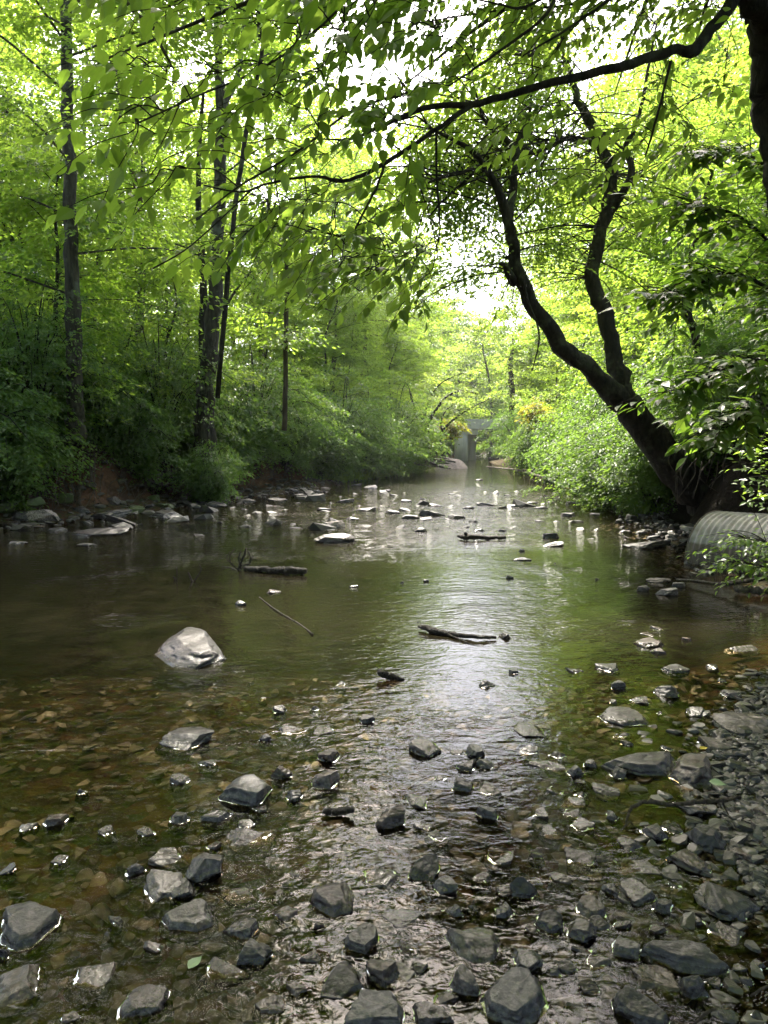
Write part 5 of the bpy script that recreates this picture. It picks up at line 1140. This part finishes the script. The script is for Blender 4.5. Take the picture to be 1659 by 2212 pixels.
log('crooked_stick', 'long crooked forked stick lying from the gravel bank into the shallows', [gp(1352, 1782, 4, .0), gp(1356, 1765, 6, .03), gp(1366, 1744, 8, .05), gp(1400, 1732, 9, .07), gp(1450, 1738, 9, .06), gp(1500, 1733, 10, .07), gp(1560, 1729, 9, .08), gp(1600, 1722, 6, .09)], M_ROOT, cat='stick', n=36,
    subs=[[gp(1360, 1774, 5, .02), gp(1345, 1790, 4, 0), gp(1334, 1804, 3, -.01)], [gp(1360, 1774, 4, .02), gp(1372, 1787, 4, 0), gp(1381, 1798, 3, -.01)], [gp(1560, 1729, 5, .08), gp(1566, 1745, 4, .04), gp(1574, 1760, 3, .02)]])
log('branch', 'dark mossy branch lying along the water in front of the culvert', [gp(1462, 1252, 5, .03), gp(1500, 1256, 7, .05), gp(1560, 1262, 8, .08), gp(1610, 1256, 9, .14), gp(1680, 1244, 10, .22)], M_WETWOOD, cat='branch')
log('log', 'grey log at the picture edge below the culvert leaves', [gp(1590, 1272, 15, .05), gp(1630, 1274, 17, .06), gp(1700, 1276, 18, .06)], M_DRIFT)
log('fallen_pole', 'long pale fallen pole reaching out over the far water from the right bank', [(1052, 1008, 45, 2.2), (1080, 1011, 43, 3.2), (1110, 1014, 41, 4), (1140, 1021, 38, 5), (1170, 1030, 34.5, 6), (1210, 1044, 30, 7)], M_DRIFT, cat='pole')
# twigs in the near right corner
log('stick', 'thin stick poking out of the water at the lower picture corner', [gp(1622, 2152, 4, 0), gp(1640, 2140, 6, .03), gp(1680, 2120, 6, .05)], M_ROOT, cat='stick', n=12)
log('stick', 'pale wet stick lying among the stones at the near edge, by the dark ridged slab', [gp(1500, 2212, 6, .01), gp(1530, 2185, 7, .03), gp(1548, 2178, 5, .04)], M_ROOT, cat='stick', n=12)
# log jam upstream
for i in range(16):
    x0, y0 = rng.uniform(888, 940), rng.uniform(978, 1004); ln = rng.uniform(25, 75); sl_ = rng.normal(.18, .12); yy = 44.5 - (y0 - 978) * .09 + rng.normal(0, .3)
    log('drift_log', 'weathered log in the tangled driftwood heap under the bent trees', [(x0, y0, yy, rng.uniform(3, 6)), (x0 + ln * .5, y0 + ln * sl_ * .5 + rng.normal(0, 1.5), yy - .2, rng.uniform(3, 6)), (x0 + ln, y0 + ln * sl_, yy - .4, rng.uniform(2, 4))], M_WETWOOD if i % 3 else M_DRIFT, 'drift logs under the bent trees', n=12, s=7)
for i in range(7):
    x0, y0 = rng.uniform(1120, 1190), rng.uniform(985, 1022); ln = rng.uniform(30, 60); yy = 33 + rng.normal(0, 1)
    log('drift_log', 'dark log of the small brush pile at the far right waterline', [(x0, y0, yy, 4), (x0 + ln * .5, y0 - rng.uniform(-4, 10), yy, 4), (x0 + ln, y0 - rng.uniform(-10, 22), yy, 2.5)], M_WETWOOD if i % 3 else M_DRIFT, 'drift logs at the far right waterline', n=12, s=6)

# exposed roots and fallen branches on the left clay bank
def root_mass(label, x0, x1, n, seed):
    rng = np.random.default_rng(seed); g_ = Geo(); o0 = at_bank((x0 + x1) / 2, 1.6)
    for _ in range(n):
        px = rng.uniform(x0, x1); L_ = rng.uniform(20, 110) * rng.choice([-1, 1]); pts = []
        dd = rng.uniform(1.7, 2.6)
        for j in range(6):
            t_ = j / 5; pts.append(at_bank(px + L_ * t_ + rng.normal(0, 8), max(.5, dd - (dd - rng.uniform(.7, 1.5)) * t_ + rng.normal(0, .1)), .05 + .10 * math.sin(3.1 * t_) + rng.normal(0, .03)))
        tube(g_, spline(pts, 22), np.linspace(rng.uniform(.012, .032), .005, 22), 6, rng, .08)
    o = obj('exposed_roots', g_.mesh('roots', True, o0), M_ROOT); o.location = tuple(float(v) for v in o0); tag(o, label, 'roots')
root_mass('thin pale roots hanging over the red clay below the tall grey tree', 60, 300, 44, 51)
root_mass('dense dark tangle of roots under the undercut bank below the forked tree', 320, 560, 95, 52)
root_mass('roots hanging from the clay bank where the shrubs come down to the water', 560, 720, 40, 53)
def bough(label, pts):
    g_ = Geo(); w_ = np.array([at_bank(px, d_, l_) for px, d_, l_, r_ in pts]); r = np.array([p_[3] for p_ in pts])
    q = spline(np.column_stack([w_, r]), 30); tube(g_, q[:, :3], q[:, 3], 7, rng, .06)
    for _ in range(4):
        i = int(rng.integers(8, 28)); d_ = np.array([rng.normal(0, 1), -.3, rng.normal(.2, .4)]); tube(g_, spline([q[i, :3], q[i, :3] + d_ * .2, q[i, :3] + d_ * .45 + [0, 0, -.1]], 8), np.linspace(.012, .004, 8), 5)
    o = obj('fallen_branch', g_.mesh('bough', True, w_[0]), M_DRIFT); o.location = tuple(float(v) for v in w_[0]); tag(o, label, 'branch')
bough('long pale fallen branch curving across the clay below the tall grey tree', [(200, 1.9, .35, .012), (240, 1.8, .42, .022), (300, 1.6, .38, .026), (380, 1.5, .30, .030), (450, 1.5, .28, .034)])
bough('fallen branch arching down the clay to the stones under the roots', [(270, 1.9, .3, .028), (330, 1.5, .35, .026), (400, 1.4, .25, .022), (460, 1.6, .25, .014)])
bough('thin bent branch hanging from the bank top near the tall grey tree', [(215, 2.2, .2, .02), (150, 1.9, .25, .018), (120, 1.4, .3, .014), (125, 1.0, .15, .008)])
bough('pale leaning stick resting against the foot of the tall grey tree', [(165, 2.3, .1, .03), (185, 2.4, .3, .028), (212, 2.5, .55, .02)])
# roots on the dark right bank
g_ = Geo(); o0 = P(1530, 1000, 12.2)
for _ in range(26):
    x0, y0 = rng.uniform(1450, 1640), rng.uniform(960, 1010); yy = rng.uniform(11.4, 12.3)
    px_tube(g_, [(x0, y0, yy, 3.5), (x0 + rng.normal(-10, 14), y0 + rng.uniform(20, 40), yy - .15, 3), (x0 + rng.normal(-15, 22), y0 + rng.uniform(50, 90), yy - .1, 2)], 12, 5, rng)
o = obj('exposed_roots', g_.mesh('roots', True, o0), M_ROOT); o.location = tuple(float(v) for v in o0); tag(o, 'thin roots hanging in the dark hollow behind the culvert', 'roots')
# ------------------------------------------------------------------ single leaves
def leaf_on(label, px, py, size, az, mat, z=.004):
    g_ = Geo(); b = G(px, py, z); leaves(g_, np.zeros((1, 3)), np.array([[math.cos(az), math.sin(az), 0.02]]), np.array([[.05, -.1, 1.0]]), np.array([size]), np.array([size * .6]), rng, True, np.array([.5]), .06)
    o = obj('fallen_leaf', g_.mesh('leaf', False), mat); o.location = tuple(float(v) for v in b); tag(o, label, 'leaf')
k = NM('pale_leaf'); k.b.inputs['Base Color'].default_value = (.20, .27, .14, 1); k.b.inputs['Roughness'].default_value = .5; M_PL = k.m
k = NM('yellow_leaf'); k.b.inputs['Base Color'].default_value = (.45, .33, .03, 1); k.b.inputs['Roughness'].default_value = .5; M_YL = k.m
leaf_on('pale green leaf floating on the shallow water at the near edge', 407, 2093, .062, 1.15, M_PL)
leaf_on('yellow fallen leaf on the stones beside the squarish brown block', 1512, 1618, .05, .4, M_YL, .10)
leaf_on('pale greenish fallen leaf on the wet gravel bank', 1532, 1688, .07, -.4, M_PL, .06)
# ------------------------------------------------------------------ ground plants
rng = np.random.default_rng(61); C = Geo(); pts = []
while len(pts) < 1500:
    y = rng.uniform(11, 46); x = rng.uniform(-.6 * y, .6 * y); 
    dl, dr = float(sdist(np.array([x]), np.array([y]), LEFT, True)[0]), float(sdist(np.array([x]), np.array([y]), RIGHT, False)[0])
    if dl > 2.0 or dr > (1.2 if y > 8 else 2.6): pts.append((x, y, zg(x, y) + rng.uniform(.03, .3)))
for _ in range(1300):
    q = at_bank(rng.uniform(-60, 640), rng.uniform(1.5, 3.0)); pts.append((q[0], q[1], q[2] + rng.uniform(.02, .3)))
pts = np.array(pts); az = rng.uniform(0, 6.28, len(pts))
spray(C, pts, np.column_stack([np.cos(az), np.sin(az), 0 * az]), rng.uniform(.15, .4, len(pts)), 16, .09, rng, .6, .3, .5)
tag(obj('ground_plants', C.mesh('ground_plants', False), M_LEAF_SHRUB), kind='stuff')
# grass along the sunlit waterline
C = Geo(); p0, ax, L_ = [], [], []
while len(p0) < 5200:
    if rng.random() < .35: y = rng.uniform(30, 50); x = lx(y, LEFTI) + rng.uniform(-1.0, .1)
    else: y = rng.uniform(15, 30); x = lx(y, RIGHTI) + rng.uniform(0, 1.4)
    p0.append((x, y, zg(x, y))); ax.append((rng.normal(0, .35), rng.normal(0, .35), 1)); L_.append(rng.uniform(.15, .5))
L_ = np.array(L_); leaves(C, np.array(p0), np.array(ax), rng.normal(0, 1, (len(p0), 3)), L_, L_ * .05 + .006, rng, curl=.3)
tag(obj('waterside_grass', C.mesh('waterside_grass', False), M_LEAF_MAPLE), kind='stuff')
# ------------------------------------------------------------------ the lip of water that clings to each near stone
g_ = Geo(); rng = np.random.default_rng(71); nb = 40
for r in R_ALL:
    o = r['o']
    if o.location.y > 5.2 or not r['foot'][0][1] < 5.0: continue
    co = np.empty(len(o.data.vertices) * 3, np.float32); o.data.vertices.foreach_get('co', co); co = co.reshape(-1, 3) + np.array(o.location)
    m = np.abs(co[:, 2]) < .016
    if m.sum() < 12 or co[:, 2].max() < .008: continue
    d = co[m, :2] - np.array(o.location)[:2]; th = np.arctan2(d[:, 1], d[:, 0]); R = np.hypot(d[:, 0], d[:, 1])
    bi = ((th + math.pi) / 6.2832 * nb).astype(int) % nb; rb = np.full(nb, np.nan)
    for b in range(nb):
        if (bi == b).any(): rb[b] = np.mean(R[bi == b])
    ok = ~np.isnan(rb)
    if ok.sum() < 8: continue
    rb = np.interp(np.arange(nb), np.arange(nb)[ok], rb[ok], period=nb)
    a = (np.arange(nb) + .5) / nb * 6.2832 - math.pi; wv = np.clip(.25 + .5 * np.sin(2 * a + rng.uniform(0, 6)) + .35 * np.sin(5 * a + rng.uniform(0, 6)), .08, 1)
    prof = [(-.006, .003), (.0, .0018), (.0012, .0010), (.003, .0004), (.005, .0000), (.011, -.003)]
    V = np.array([[(o.location.x + math.cos(t) * (q + u * w_), o.location.y + math.sin(t) * (q + u * w_), z_ * w_ + .0005) for t, q, w_ in zip(a, rb, wv)] for u, z_ in prof])
    i = np.arange(len(prof) - 1)[:, None] * nb; j = np.arange(nb)[None]; kx = (j + 1) % nb
    g_.add(V.reshape(-1, 3), None, np.stack([i + j, i + nb + j, i + nb + kx, i + kx], -1).reshape(-1, 4)[:, ::-1])
tag(obj('water_edge', g_.mesh('water_edge'), bpy.data.materials['water']), kind='structure')
# ------------------------------------------------------------------ the pale air upstream
HAZE = 0.0003
if HAZE:
    g_ = Geo(); box(g_, (0, 115, 18), (360, 300, 46)); k = NM('haze'); k.t.nodes.remove(k.b)
    v = k.n('VolumePrincipled'); v.inputs['Color'].default_value = (.86, .92, .95, 1); v.inputs['Density'].default_value = HAZE; v.inputs['Anisotropy'].default_value = .3
    k.t.links.new(v.outputs[0], k.out.inputs['Volume'])
    tag(obj('haze', g_.mesh('haze', False), k.m), kind='stuff')
